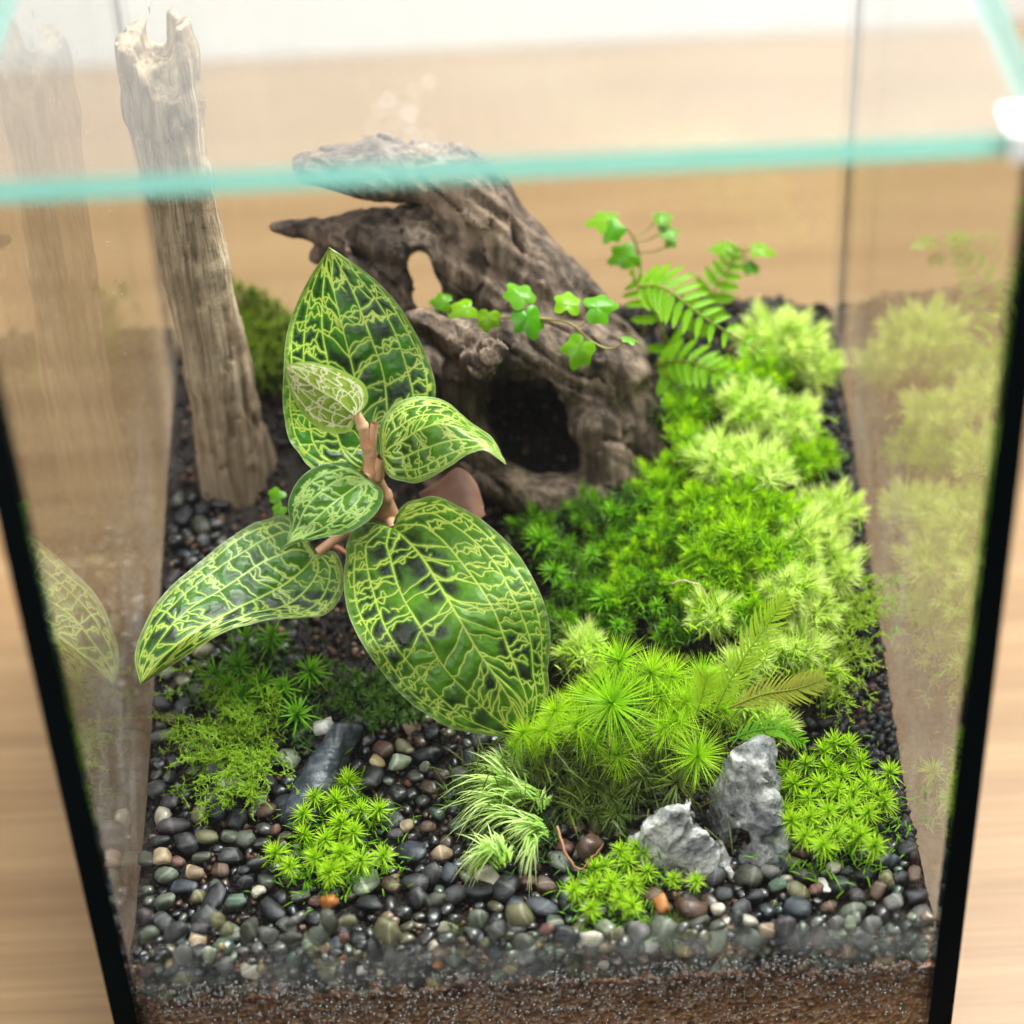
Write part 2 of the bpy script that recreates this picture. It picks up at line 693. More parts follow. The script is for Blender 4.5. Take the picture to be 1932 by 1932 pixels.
for x0, x1 in ((0.0, 0.3), (14.7, 15.0)):
    box_part("pane_edge", (x0 + .002, 0.33, TH - .018), (x1 - .002, TY - .32, TH - .002), M_EDGE, tank)
box_part("pane_edge", (0.43, 0.002, TH - .018), (14.57, 0.298, TH - .002), M_EDGE, tank)

lid = thing("glass_cover", "flat clear glass lid with teal front edge lying on the tank", "lid", (7.5, 8, TH))
LZ0, LZ1 = TH + 0.03, TH + 0.33
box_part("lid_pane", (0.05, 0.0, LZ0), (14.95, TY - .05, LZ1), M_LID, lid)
box_part("lid_edge", (0.05, -0.03, LZ0 + .002), (14.95, -0.002, LZ1 - .002), M_EDGE, lid)
for x0, x1 in ((0.02, 0.048), (14.952, 14.98)):
    box_part("lid_edge", (x0, 0.0, LZ0 + .002), (x1, TY - .05, LZ1 - .002), M_EDGE, lid)

M_CLIP = NT("frosted white plastic")
_n = M_CLIP.noise(M_CLIP.coord(), 3.0, 3)
M_CLIP = M_CLIP.done(M_CLIP.bsdf(M_CLIP.mix(_n, (0.82, 0.83, 0.82), (0.9, 0.9, 0.89)), 0.35))
clip = thing("lid_clip", "white plastic clip holding the glass lid at the tank's front right corner", "clip", (14.6, 0.2, TH))
box_part("clip_top", (14.25, -0.14, LZ1 + .005), (15.1, 0.6, LZ1 + .09), M_CLIP, clip, 0.04)
box_part("clip_face", (14.3, -0.15, TH - 0.06), (15.1, -0.05, LZ1 + .04), M_CLIP, clip, 0.04)
box_part("clip_side", (15.005, -0.05, TH - 0.25), (15.14, 0.7, LZ1 + .06), M_CLIP, clip, 0.05)

# drops of water under the lid
M_WATER = NT("water drop")
_g = M_WATER.n("ShaderNodeBsdfGlass"); _g.inputs["IOR"].default_value = 1.33; _g.inputs["Roughness"].default_value = 0.0
_d = M_WATER.n("ShaderNodeBsdfDiffuse"); _d.inputs[0].default_value = (.9, .9, .9, 1)
_gl = M_WATER.n("ShaderNodeBsdfGlossy"); _gl.inputs["Roughness"].default_value = 0.02
M_WATER = M_WATER.done(M_WATER.mixs(0.06, M_WATER.mixs(0.35, _g.outputs[0], _gl.outputs[0]), _d.outputs[0]))
IV1, IF1 = ico(1)
IV2, IF2 = ico(2)


def drops(name, pts, rad, axis, flat, parent, mat):
    parts = []
    for p, r in zip(pts, rad):
        s = np.array([r, r, r])
        s[axis] *= flat
        parts.append((IV1 * s + p, IF1))
    V, F = join_geo(parts)
    o = mesh_part(name, V, F, mat, parent)
    o["kind"] = "stuff"
    return o


M_WHITED = simple("white water speck", (0.85, 0.86, 0.86), 0.1)
lp, lr = [], []
for _ in range(20):
    u, v = RNG.normal(775, 48), RNG.normal(205, 38)
    lp.append(P(u, v, z=LZ0 - .004)); lr.append(RNG.uniform(.015, .05))
drops("water_drops", lp, lr, 2, .3, lid, M_WHITED)

#=============================================================== GROUND IN THE TANK
def mat_soil():
    t = NT("soil and sand")
    v = t.coord()
    n1 = t.noise(v, 6.0, 5, 0.7)
    n2 = t.noise(v, 1.2, 3)
    vc = t.voro(v, 10.0, out="Color")
    vd = t.voro(v, 10.0)
    sp = t.n("ShaderNodeSeparateColor")
    t.l(vc, sp.inputs[0])
    sand = t.ramp(sp.outputs[0], [(0.0, (0.06, 0.03, 0.018)), (0.3, (0.28, 0.125, 0.065)), (0.6, (0.46, 0.24, 0.135)), (0.85, (0.55, 0.36, 0.23)), (1.0, (0.75, 0.62, 0.50))])
    dark = t.ramp(n1, [(0.3, (0.006, 0.005, 0.005)), (0.6, (0.022, 0.015, 0.011)), (0.8, (0.06, 0.03, 0.018))])
    geo = t.n("ShaderNodeSeparateXYZ")
    tc = t.n("ShaderNodeTexCoord")
    t.l(tc.outputs["Object"], geo.inputs[0])
    z = t.math("ADD", t.math("MULTIPLY", geo.outputs[2], 1 / CM), t.math("MULTIPLY", t.math("SUBTRACT", n2, 0.5), 0.35))
    c = t.mix(t.maprange(z, 3.95, 4.02), sand, dark)
    return t.done(t.bsdf(c, 0.5, t.bump(t.math("ADD", vd, n1), 0.9, 0.08), spec=0.25))


M_SOIL = mat_soil()
nx, ny = 110, 120
X, Y = np.meshgrid(np.linspace(0.31, 14.69, nx), np.linspace(0.31, TY - .31, ny), indexing="ij")
Z = gz(X, Y) - 0.22 + 0.10 * fbm(np.stack([X * 1.2, Y * 1.2, X * 0], -1), 4, 3)
Z = np.where(Y < 0.75, np.minimum(Z, 3.38 + 0.20 * fbm(np.stack([X * 1.1, Y * .3, X * 0], -1), 4, 9)), Z)
top = np.stack([X, Y, Z], -1).reshape(-1, 3)
I = np.arange(nx * ny).reshape(nx, ny)
Fq = [np.stack([I[:-1, :-1], I[1:, :-1], I[1:, 1:], I[:-1, 1:]], -1).reshape(-1, 4)]
ring = np.concatenate([I[:, 0], I[-1, 1:], I[-2::-1, -1], I[0, -2:0:-1]])
bot = top[ring].copy(); bot[:, 2] = 0.31
nb = len(top)
r0 = np.arange(len(ring)); r1 = (r0 + 1) % len(ring)
Fq.append(np.stack([ring[r1], ring[r0], nb + r0, nb + r1], 1)[:, ::-1])
soil = tag(obj("soil", new_mesh("soil", np.vstack([top, bot]), np.concatenate(Fq), [M_SOIL])), kind="structure")
soil["_o"] = [0, 0, 0]


def chunk_variants(n, sub=1, rough=0.35, seed=5):
    Vb, Fb = ico(sub)
    out = []
    for k in range(n):
        q = Vb * (1 + rough * vnoise(Vb * 1.3 + 7.7 * k, seed + k))[:, None]
        out.append(q * np.array([1, RNG.uniform(.7, 1), RNG.uniform(.55, .9)]))
    return out, Fb


CH, CHF = chunk_variants(12, 1, .7)


def granules(name, label, pts, rad, mat_cols, cat="soil"):
    parts, cols = [], []
    for p, r in zip(pts, rad):
        V = CH[RNG.integers(len(CH))]
        R_ = np.array(Euler(RNG.uniform(0, 6.28, 3)).to_matrix())
        parts.append(((V * r) @ R_.T + p, CHF))
        cols.append(np.tile(mat_cols[RNG.integers(len(mat_cols))], (len(V), 1)))
    V, F = join_geo(parts)
    o = obj(name, new_mesh(name, V, F, [M_GRAN], False, np.concatenate(cols)))
    return tag(o, label, cat, kind="stuff")


t = NT("soil granule")
at = t.n("ShaderNodeAttribute", attribute_name="col")
_n = t.noise(t.coord(), 14.0, 4)
M_GRAN = t.done(t.bsdf(t.mix(t.maprange(_n, .35, .7), at.outputs["Color"], (0.01, 0.01, 0.01)), 0.5, t.bump(_n, .6, .03), spec=.25))

BLK = [(0.006, 0.006, 0.007), (0.010, 0.010, 0.012), (0.018, 0.018, 0.021), (0.008, 0.007, 0.007), (0.035, 0.035, 0.038), (0.05, 0.02, 0.014)]
pts, rad = [], []
for _ in range(3600):                     # black granules along the right glass and the back
    if RNG.random() < 0.62:
        y = RNG.uniform(2.2, 15.4); x = 14.66 - abs(RNG.normal(0, 0.9))
    else:
        x = RNG.uniform(0.5, 14.5); y = 15.5 - abs(RNG.normal(0, 1.3))
    r = RNG.uniform(.06, .17)
    x = min(x, 14.68 - r); y = min(y, 15.6 - r)
    pts.append((x, y, float(gz(x, y)) - .16 + RNG.uniform(-.05, .16))); rad.append(r)
granules("black_soil_granules", "loose black soil granules along the right glass and back of the tank", pts, rad, BLK)
pts, rad = [], []
BRN = BLK[:4] + [(0.10, 0.04, 0.02), (0.16, 0.07, 0.035), (0.07, 0.035, 0.02), (0.25, 0.15, 0.09)]
for _ in range(4200):                     # brown soil between moss, wood and stones
    x, y = RNG.uniform(.45, 13), RNG.uniform(1.0, 14.5)
    r = RNG.uniform(.03, .10)
    pts.append((x, y, float(gz(x, y)) - .14 + RNG.uniform(-.03, .06))); rad.append(r)
granules("brown_soil_granules", "fine red-brown soil crumbs between the pebbles and moss", pts, rad, BRN)

#=============================================================== DRIFTWOOD
def mat_wood(name, rot, cols, stretch=(5, 5, 0.55), dark=(0.02, 0.015, 0.012), dark_amt=0.7, bd=.28, worn=.0, damp=None, pale=0.0):
    t = NT(name)
    v = t.coord(stretch, rot)
    n1 = t.noise(v, 1.0, 7, 0.62, 0.4)
    v2 = t.coord((1, 1, 1), rot)
    n2 = t.noise(v2, 0.55, 4, 0.6, 0.3)
    v3 = t.coord(tuple(s * 2.2 for s in stretch), rot)
    n3 = t.noise(v3, 1.0, 4, 0.7)
    n4 = t.noise(v2, 9.0, 4, 0.7)
    c = t.ramp(n1, [(0.30, cols[0]), (0.45, cols[1]), (0.58, cols[2]), (0.74, cols[3])])
    c = t.mix(t.maprange(n2, 0.50, 0.68, 0, dark_amt), c, dark)
    c = t.mix(t.maprange(n3, 0.60, 0.72, 0, 0.55), c, tuple(a * .35 for a in cols[0]))
    c = t.mix(t.maprange(n4, 0.55, 0.8, 0, 0.3), c, cols[3])
    if damp:
        tc2 = t.n("ShaderNodeTexCoord"); sx = t.n("ShaderNodeSeparateXYZ"); t.l(tc2.outputs["Object"], sx.inputs[0])
        zz = t.math("ADD", t.math("MULTIPLY", sx.outputs[2], 1 / CM), t.math("MULTIPLY", n1, 5.0))
        c = t.mix(t.maprange(zz, 12.5, 8.5, 0, .72), c, damp)
    gm = t.n("ShaderNodeNewGeometry")
    c = t.mix(t.maprange(n2, .44, .34, 0, pale), c, cols[3])
    c = t.mix(t.math("MULTIPLY", t.maprange(gm.outputs["Pointiness"], .52, .62), worn), c, cols[3])   # edges worn pale
    b1 = t.bump(n1, 1.0, bd)
    b2 = t.bump(t.math("ADD", n3, t.math("MULTIPLY", n4, 0.5)), 0.8, 0.07, b1)
    return t.done(t.bsdf(c, t.maprange(n2, .4, .7, .75, .42), b2, spec=0.3))


M_WOODU = mat_wood("pale driftwood", (0, 0.05, 0), stretch=(5, 5, .28), cols= [(0.14, 0.092, 0.056), (0.32, 0.232, 0.148), (0.48, 0.37, 0.25), (0.62, 0.50, 0.355)], dark=(0.15, 0.092, 0.055), dark_amt=.75, bd=.12, worn=.3, damp=(0.15, 0.095, 0.055))
M_WOODA = mat_wood("dark driftwood", (0, 0.85, 0.1), [(0.026, 0.017, 0.013), (0.105, 0.070, 0.050), (0.235, 0.168, 0.125), (0.48, 0.345, 0.235)], stretch=(4.5, 4.5, 0.4), dark=(0.018, 0.015, 0.014), dark_amt=.85, worn=.6, pale=.55)


def upright_wood():
    h = 0.065
    ctr = [(452, 965, .66), (405, 700, .64), (364, 500, .62), (331, 330, .64), (304, 200, .72), (291, 110, .74), (278, 25, .70)]
    pts = [(P(u, v, y=11.2), r) for u, v, r in ctr]
    pts[0][0][2] -= .6
    lo = np.array([-.1, 9.6, 5.0]); hi = np.array([4.0, 12.9, 18.2])
    lo[0] = .32
    p = grid_points(lo, hi, h)
    F = None
    for (a, ra), (b, rb) in zip(pts[:-1], pts[1:]):
        d = sd_cap(p, a, b, ra, rb, (1, .8, 1))
        F = d if F is None else smin(F, d, .15)
    fl = sd_cap(p, P(440, 690, y=11.5), P(512, 985, y=11.7), .22, .40)
    F = smin(F, fl, .12)
    # cut the top, the notch and the hollow below it
    nz_ = np.zeros(p.shape[:3]); m_ = p[..., 2] > 13
    nz_[m_] = .12 * fbm(p[m_] * 2.2, 3, 8)
    F = smax(F, p[..., 2] - (16.95 + nz_ + .25 * (p[..., 0] > 1.3)), .03)
    cut = sd_cap(p, P(284, -60, y=10.9), P(286, 110, y=10.9), .36, .27, (1, 6, 1)) + nz_ * .7
    F = smax(F, -cut, .04)
    hol = sd_cap(p, P(284, 30, y=11.0), P(312, 160, y=10.65), .44, .36, (1, 1, 1)) + nz_ * .6
    F = smax(F, -hol, .08)
    def grain(p):
        d = .15 * fbm(p * np.array([1.6, 1.6, .2]), 4, 21) + .07 * np.abs(fbm(p * np.array([4.5, 4.5, .45]), 3, 5)) - .05 + .02 * fbm(p * 5, 2, 2)
        return d + .10 * np.exp(-(fbm(p * np.array([1.7, 1.7, .2]), 3, 61) / .04) ** 2)
    F = near(F, p, grain)
    # a long split down the front and a knotty hollow on the right side
    crack = sd_cap(p, P(312, 470, y=10.5), P(372, 800, y=10.6), .06, .09, (1, 1.4, 1))
    F = smax(F, -crack, .05)
    knot = sd_cap(p, P(365, 395, y=10.45), P(372, 440, y=10.5), .12, .08)
    F = smax(F, -knot, .1)
    F = np.maximum(F, .36 - p[..., 0])
    return surface_nets(F, lo, h)


V, F = upright_wood()
o = obj("driftwood_post", new_mesh("driftwood_post", V, F, [M_WOODU]))
tag(o, "tall pale upright driftwood post with a notched hollow top by the left glass", "driftwood")


def arch_wood():
    h = 0.068
    lo = np.array([2.2, 8.6, 4.8]); hi = np.array([11.6, 15.3, 14.8])
    p = grid_points(lo, hi, h)
    K = lambda u, v, y: P(u, v, y=y)
    caps = [
        # upper slab and ridge
        ((585, 318, 13.4), (720, 315, 13.4), .42, .66), ((720, 315, 13.4), (850, 335, 13.3), .66, .70),
        ((850, 335, 13.3), (930, 440, 13.2), .70, .80), ((930, 440, 13.2), (1050, 565, 13.0), .80, .88),
        ((1050, 565, 13.0), (1130, 680, 12.7), .88, .92), ((1130, 680, 12.7), (1180, 830, 12.1), .92, .80),
        # second layer with the pointed prong
        ((520, 428, 13.0), (640, 445, 13.0), .16, .42), ((640, 445, 13.0), (790, 445, 13.0), .42, .72),
        ((790, 445, 13.0), (930, 520, 12.9), .72, .66), ((600, 480, 12.8), (700, 480, 12.9), .22, .3),
        # splinter plate left of the window
        ((655, 470, 12.3), (705, 560, 12.4), .14, .24), ((705, 540, 12.4), (740, 660, 12.2), .24, .36),
        # lower log
        ((790, 600, 10.9), (860, 640, 10.9), .26, .42), ((860, 640, 10.9), (1000, 655, 11.2), .42, .66),
        ((1000, 655, 11.2), (1130, 690, 11.7), .66, .85),
        # knob
        ((890, 700, 11.0), (925, 668, 9.6), .42, .30), ((925, 668, 9.6), (940, 650, 9.55), .26, .22),
        # walls round the hollow
        ((870, 700, 10.8), (885, 800, 10.7), .42, .38), ((885, 800, 10.7), (915, 900, 10.4), .38, .40),
        ((915, 900, 10.4), (1000, 945, 10.3), .42, .45), ((1000, 945, 10.3), (1120, 935, 10.6), .45, .55),
        ((1120, 800, 11.0), (1160, 880, 10.9), .52, .62), ((1150, 720, 11.8), (1190, 850, 11.4), .7, .7),
        ((790, 700, 11.4), (850, 880, 11.2), .5, .6),
        # body under the ridge, plate left of the window
        ((870, 500, 12.7), (1010, 600, 12.4), .62, .62), ((745, 470, 12.7), (768, 610, 12.2), .26, .30), ((695, 500, 12.6), (738, 520, 12.5), .30, .30), ((1000, 590, 12.6), (860, 590, 12.4), .5, .42),
    ]
    F = None
    for a, b, ra, rb in caps:
        d = sd_cap(p, K(*a), K(*b), ra, rb, (1, 1.25, .8) if a[2] > 12.7 and a[1] < 480 else None)
        F = d if F is None else smin(F, d, .08)
    # dark hollow and the small window of daylight
    F = smin(F, sd_ell(p, K(1010, 760, 13.2), (1.6, .5, 1.8)), .3)
    hol = sd_cap(p, K(1000, 765, 9.4), K(1015, 785, 12.4), .66, .85, (1, 1, 1.15))
    hol = np.minimum(hol, sd_cap(p, K(1000, 860, 9.8), K(1010, 840, 11.8), .42, .6))
    hol = near(hol, p, lambda q: .16 * fbm(q * 1.6, 3, 3), .5)
    F = smax(F, -hol, .10)
    win = sd_cap(p, K(785, 485, 10.5), K(797, 512, 14.9), .24, .24, (1, 1, 1.5))
    win = np.minimum(win, sd_cap(p, K(808, 545, 10.5), K(813, 550, 14.9), .25, .25))
    a = .75                      # grain follows the log: rotate about y
    def grain(p):
        q = np.stack([p[..., 0] * math.cos(a) - p[..., 2] * math.sin(a), p[..., 1], p[..., 0] * math.sin(a) + p[..., 2] * math.cos(a)], -1)
        d = .20 * fbm(q * np.array([.28, 1.9, 1.9]), 4, 12) + .12 * np.abs(fbm(q * np.array([.4, 4.0, 4.0]), 3, 6)) - .05 + .17 * fbm(p * .8, 3, 40)
        return d + .28 * np.exp(-(fbm(q * np.array([.2, 1.0, 1.0]), 3, 64) / .035) ** 2)
    F = near(F, p, grain)
    win = smin(win, sd_cap(p, K(797, 515, 10.5), K(805, 530, 14.9), .20, .20), .15)
    F = smax(F, -win, .06)
    kc = K(925, 668, 9.45)
    kn = np.array([.15, -.85, .5])
    m_ = np.linalg.norm(p - kc, axis=-1) < .9
    F[m_] = np.maximum(F[m_], (p[m_] - kc) @ kn / np.linalg.norm(kn) + .12 * fbm(p[m_] * 3.5, 3, 19))
    return surface_nets(F, lo, h)


V, F = arch_wood()
o = obj("driftwood_arch", new_mesh("driftwood_arch", V, F, [M_WOODA]))
tag(o, "large dark gnarled driftwood with a black hollow arching behind the veined plant", "driftwood")

#=============================================================== STONES
def mat_rock():
    t = NT("grey limestone")
    v = t.coord()
    n1 = t.noise(v, 1.1, 7, 0.68, 0.5)
    n2 = t.noise(v, 6.0, 5, 0.65)
    n3 = t.noise(t.coord((5, 5, 1.3)), 1.0, 5, 0.6, 0.8)
    vd = t.voro(v, 4.5)
    c = t.ramp(n1, [(0.34, (0.05, 0.055, 0.06)), (0.47, (0.19, 0.195, 0.195)), (0.56, (0.42, 0.42, 0.40)), (0.68, (0.68, 0.67, 0.63))])
    c = t.mix(t.maprange(n3, .52, .62, 0, .35), c, (0.07, 0.075, 0.08))
    c = t.mix(t.maprange(vd, .16, .08, 0, .85), c, (0.02, 0.02, 0.018))
    b1 = t.bump(n1, 1.0, .22)
    b2 = t.bump(t.math("ADD", n2, t.math("MULTIPLY", vd, 1.0)), 1.0, .10, b1)
    return t.done(t.bsdf(c, .65, b2, spec=.35))


M_ROCK = mat_rock()
t = NT("dark slate")
_n1 = t.noise(t.coord((1.2, 4, 4), (0, 0, .9)), 1.0, 6, .6)
_n2 = t.noise(t.coord(), 7.0, 4)
_c = t.ramp(_n1, [(0.35, (0.012, 0.014, 0.018)), (.55, (0.035, 0.042, 0.052)), (.72, (0.12, 0.13, 0.14))])
M_SLATE = t.done(t.bsdf(_c, .32, t.bump(t.math("ADD", _n1, _n2), .6, .06), spec=.5))


def rock(name, label, lo, hi, caps, cuts, seed, mat, amp=.30, k=.10, h=.045):
    lo = np.array(lo); hi = np.array(hi)
    p = grid_points(lo, hi, h)
    F = None
    for a, b, ra, rb, sq in caps:
        d = sd_cap(p, a, b, ra, rb, sq)
        F = d if F is None else smin(F, d, k)
    def relief(p):
        w_ = p + .35 * np.stack([fbm(p * .9, 2, seed + 21), fbm(p * .9, 2, seed + 22), fbm(p * .9, 2, seed + 23)], -1)
        return amp * (np.abs(fbm(w_ * 1.1, 4, seed)) * 1.9 - .3) + amp * .6 * np.abs(fbm(w_ * 2.6, 3, seed + 3)) + amp * .5 * np.exp(-(fbm(w_ * .9, 3, seed + 31) / .05) ** 2)
    F = near(F, p, relief, .6)
    for c, n in cuts:
        n = np.array(n, float); n /= np.linalg.norm(n)
        F = smax(F, near((p - np.array(c)) @ n, p, lambda q: .06 * fbm(q * 2, 3, seed + 9), .2), .06)
    V, Fc = surface_nets(F, lo, h)
    return tag(obj(name, new_mesh(name, V, Fc, [mat])), label, "stone")


a = P(1300, 1650, z=4.5); b = P(1290, 1500, y=2.5)
rock("grey_stone", "rough grey stone in front of the white-streaked stone on the gravel", (8.9, .8, 3.4), (12.0, 4.0, 7.2),
     [((10.05, 2.5, 4.3), (10.2, 2.5, 5.35), .85, .42, (1, .75, 1)), ((10.9, 2.2, 4.1), (10.6, 2.2, 4.9), .55, .35, (1, .8, 1))],
     [((10.75, 2.2, 5.2), (.8, -.1, .55)), ((9.75, 1.85, 4.6), (-.5, -.8, .1)), ((10.3, 1.95, 4.9), (.25, -.85, .45)), ((9.75, 2.5, 5.3), (-.7, .0, .7))], 31, M_ROCK)
a = P(1430, 1400, y=3.6)
rock("white_streaked_stone", "tall pale grey stone with white face and dark pits beside the bright moss", (10.2, 1.2, 3.4), (13.2, 5.0, 7.2),
     [((11.0, 3.1, 4.4), (11.15, 3.3, 5.4), .5, .42, (1, .8, 1)), ((11.9, 2.25, 4.0), (11.72, 3.2, 5.7), .46, .54, (1, .75, 1)), ((11.7, 3.3, 5.7), (11.95, 3.5, 5.8), .42, .36, None)],
     [((12.15, 2.1, 4.5), (.5, -.8, .2)), ((11.2, 2.9, 5.0), (-.9, -.35, .2)), ((12.15, 2.9, 5.4), (.85, -.2, .4)), ((11.6, 2.55, 5.2), (-.15, -.85, .5)), ((11.9, 3.6, 6.1), (.2, -.1, 1))], 77, M_ROCK)
rock("dark_slate", "smooth dark slate shard leaning between the gravel and moss at left", (2.6, 2.6, 3.9), (5.2, 6.4, 6.4),
     [((3.25, 3.5, 4.75), (4.05, 5.1, 5.35), .36, .42, (1, 1, .7)), ((3.7, 4.6, 5.0), (4.2, 5.3, 5.4), .3, .3, None)],
     [((3.6, 4.3, 5.36), (-.25, -.35, 1)), ((3.95, 4.2, 5.1), (.8, -.5, .45)), ((3.3, 4.4, 5.1), (-.8, .35, .5)), ((3.4, 3.45, 4.9), (-.2, -.9, .5)), ((4.0, 5.2, 5.5), (.1, .8, .6))], 91, M_SLATE, amp=.10)

#=============================================================== PEBBLES
PCOL = {
    "black": ((0.008, 0.009, 0.011), (0.022, 0.024, 0.028)),
    "charcoal": ((0.020, 0.020, 0.022), (0.05, 0.05, 0.052)),
    "dark blue grey": ((0.014, 0.018, 0.026), (0.05, 0.06, 0.075)),
    "dark purple grey": ((0.024, 0.018, 0.022), (0.06, 0.048, 0.052)),
    "dark olive": ((0.022, 0.024, 0.015), (0.07, 0.07, 0.045)),
    "grey": ((0.07, 0.07, 0.066), (0.17, 0.165, 0.15)),
    "grey green": ((0.06, 0.075, 0.055), (0.16, 0.18, 0.13)),
    "green": ((0.035, 0.075, 0.05), (0.12, 0.19, 0.13)),
    "pale green": ((0.14, 0.18, 0.11), (0.34, 0.38, 0.27)),
    "olive": ((0.08, 0.08, 0.035), (0.22, 0.2, 0.1)),
    "brown": ((0.05, 0.028, 0.018), (0.15, 0.085, 0.055)),
    "reddish": ((0.09, 0.035, 0.026), (0.22, 0.11, 0.085)),
    "tan": ((0.20, 0.13, 0.075), (0.38, 0.28, 0.18)),
    "yellowish": ((0.22, 0.155, 0.05), (0.42, 0.32, 0.16)),
    "cream": ((0.36, 0.31, 0.22), (0.62, 0.57, 0.46)),
    "white": ((0.55, 0.53, 0.47), (0.76, 0.74, 0.68)),
    "orange": ((0.35, 0.11, 0.02), (0.55, 0.22, 0.06)),
}


def mat_pebble(name, ca, cb):
    t = NT(name + " wet pebble")
    oi = t.n("ShaderNodeObjectInfo")
    tc = t.n("ShaderNodeTexCoord")
    ad = t.n("ShaderNodeVectorMath", operation="ADD")
    sc = t.n("ShaderNodeVectorMath", operation="SCALE")
    t.l(tc.outputs["Object"], sc.inputs[0]); sc.inputs["Scale"].default_value = 1 / CM
    cb3 = t.n("ShaderNodeCombineXYZ")
    t.l(t.math("MULTIPLY", oi.outputs["Random"], 50.0), cb3.inputs[0])
    t.l(sc.outputs[0], ad.inputs[0]); t.l(cb3.outputs[0], ad.inputs[1])
    v = ad.outputs[0]
    n1 = t.noise(v, 1.6, 5, .6, .4)
    n2 = t.noise(v, 9.0, 4, .7)
    wv = t.n("ShaderNodeTexWave"); t.l(v, wv.inputs["Vector"])
    wv.inputs["Scale"].default_value = .35; wv.inputs["Distortion"].default_value = 6.0; wv.inputs["Detail"].default_value = 2
    c = t.mix(t.maprange(n1, .3, .7), ca, cb)
    c = t.mix(t.maprange(wv.outputs["Fac"], .93, .99, 0, .35), c, tuple(min(.8, x * 3 + .05) for x in cb))
    c = t.mix(t.maprange(n2, .58, .72, 0, .45), c, tuple(x * .4 for x in ca))
    c = t.mix(t.math("MULTIPLY", oi.outputs["Random"], .35), c, cb)
    return t.done(t.bsdf(c, t.maprange(n1, .3, .7, .24, .55), t.bump(n2, .5, .035), spec=.38))


PCOL = {k: tuple(tuple(x * (.58 if max(b) < .25 else .68) for x in c) for c in (a, b)) for k, (a, b) in PCOL.items()}
PM = {k: mat_pebble(k, *v) for k, v in PCOL.items()}
PV = []
for k in range(26):
    q = IV2.copy()
    e = RNG.uniform(.72, 1.0)                      # squareness
    q = np.sign(q) * np.abs(q) ** e
    q *= (1 + .28 * vnoise(IV2 * .9 + 3.1 * k, k) + .12 * vnoise(IV2 * 2.2 + 5 * k, k + 50))[:, None]
    for _ in range(k % 7):                           # flattened, worn facets
        n = RNG.normal(size=3); n /= np.linalg.norm(n)
        d = q @ n - RNG.uniform(.55, .72)
        q = q - np.outer(np.clip(d, 0, None) * .8, n)
    PV.append(new_mesh("pebble", q * .5, IF2, [PM["charcoal"]]))

# pebbles read off the photo: crop function, x, y, length, width (crop px), in-plane turn (deg), colour
SIG = []
def S(fn, rows):
    for cx, cy_, a, b, ang, col in rows:
        SIG.append((*fn(cx, cy_), a * .3531, b * .3531, ang, col))
S(c0, [(905, 740, 140, 120, 20, "dark purple grey"), (880, 385, 165, 85, 0, "grey green"), (930, 870, 180, 95, 8, "dark purple grey"), (1000, 960, 150, 130, -40, "charcoal"),
       (1110, 935, 125, 85, -10, "olive"), (1230, 1030, 155, 130, 30, "charcoal"), (1170, 800, 110, 95, 0, "dark blue grey"), (1545, 515, 115, 130, 60, "pale green"),
       (1070, 810, 95, 120, 0, "olive"), (950, 1070, 95, 70, -25, "reddish"), (1040, 1120, 110, 105, 0, "tan"), (890, 1140, 150, 100, -20, "grey green"),
       (1180, 1110, 130, 80, -25, "brown"), (1370, 1070, 110, 130, -60, "charcoal"), (1300, 1110, 85, 65, 0, "black"), (1310, 1175, 110, 85, 0, "black"),
       (1150, 1255, 205, 105, 58, "black"), (980, 1200, 145, 85, -5, "dark blue grey"), (880, 1275, 125, 120, 0, "grey green"), (1265, 1280, 95, 120, 80, "green"),
       (1450, 1310, 190, 120, -42, "black"), (1565, 1350, 115, 60, 30, "grey"), (790, 1430, 145, 110, 10, "grey green"), (940, 1430, 165, 130, 25, "charcoal"),
       (1080, 1400, 150, 90, -10, "dark purple grey"), (1215, 1390, 90, 80, 0, "olive"), (1340, 1410, 185, 105, 65, "dark olive"), (1425, 1440, 120, 140, 80, "grey"),
       (1555, 1440, 145, 90, 0, "dark olive"), (1700, 1435, 135, 115, 50, "grey green"), (1840, 1440, 75, 75, 0, "reddish"), (1760, 1360, 150, 95, -60, "dark olive"),
       (1860, 1350, 115, 90, -15, "olive"), (1690, 1270, 95, 75, 0, "reddish"), (1380, 1225, 75, 65, 30, "cream"), (1610, 1250, 130, 85, 25, "grey"),
       (1340, 1635, 150, 130, -60, "cream"), (1510, 1690, 90, 80, 30, "cream"), (985, 1540, 130, 110, 20, "grey"), (1120, 1530, 115, 85, 70, "pale green"),
       (1000, 1650, 200, 105, 0, "olive"), (1210, 1590, 100, 135, -80, "grey"), (1580, 1560, 100, 115, 80, "green"), (1740, 1490, 75, 70, 0, "tan"),
       (790, 1720, 125, 65, 0, "green"), (780, 1610, 130, 95, 20, "reddish"), (1290, 1720, 140, 75, 5, "olive"), (820, 680, 120, 130, 30, "charcoal"), (855, 950, 120, 80, 10, "black"),
       (850, 220, 110, 90, 0, "charcoal"), (930, 300, 90, 70, 0, "brown"), (1420, 790, 110, 90, -20, "brown"), (1470, 890, 70, 60, 0, "reddish"), (760, 1050, 90, 130, 70, "dark olive"),
       (1310, 940, 110, 100, 0, "grey green"), (1080, 1040, 110, 80, 0, "dark olive"), (770, 1340, 110, 100, 0, "dark purple grey"), (1160, 1350, 100, 110, 50, "olive"), (1050, 1255, 110, 90, 40, "olive")])
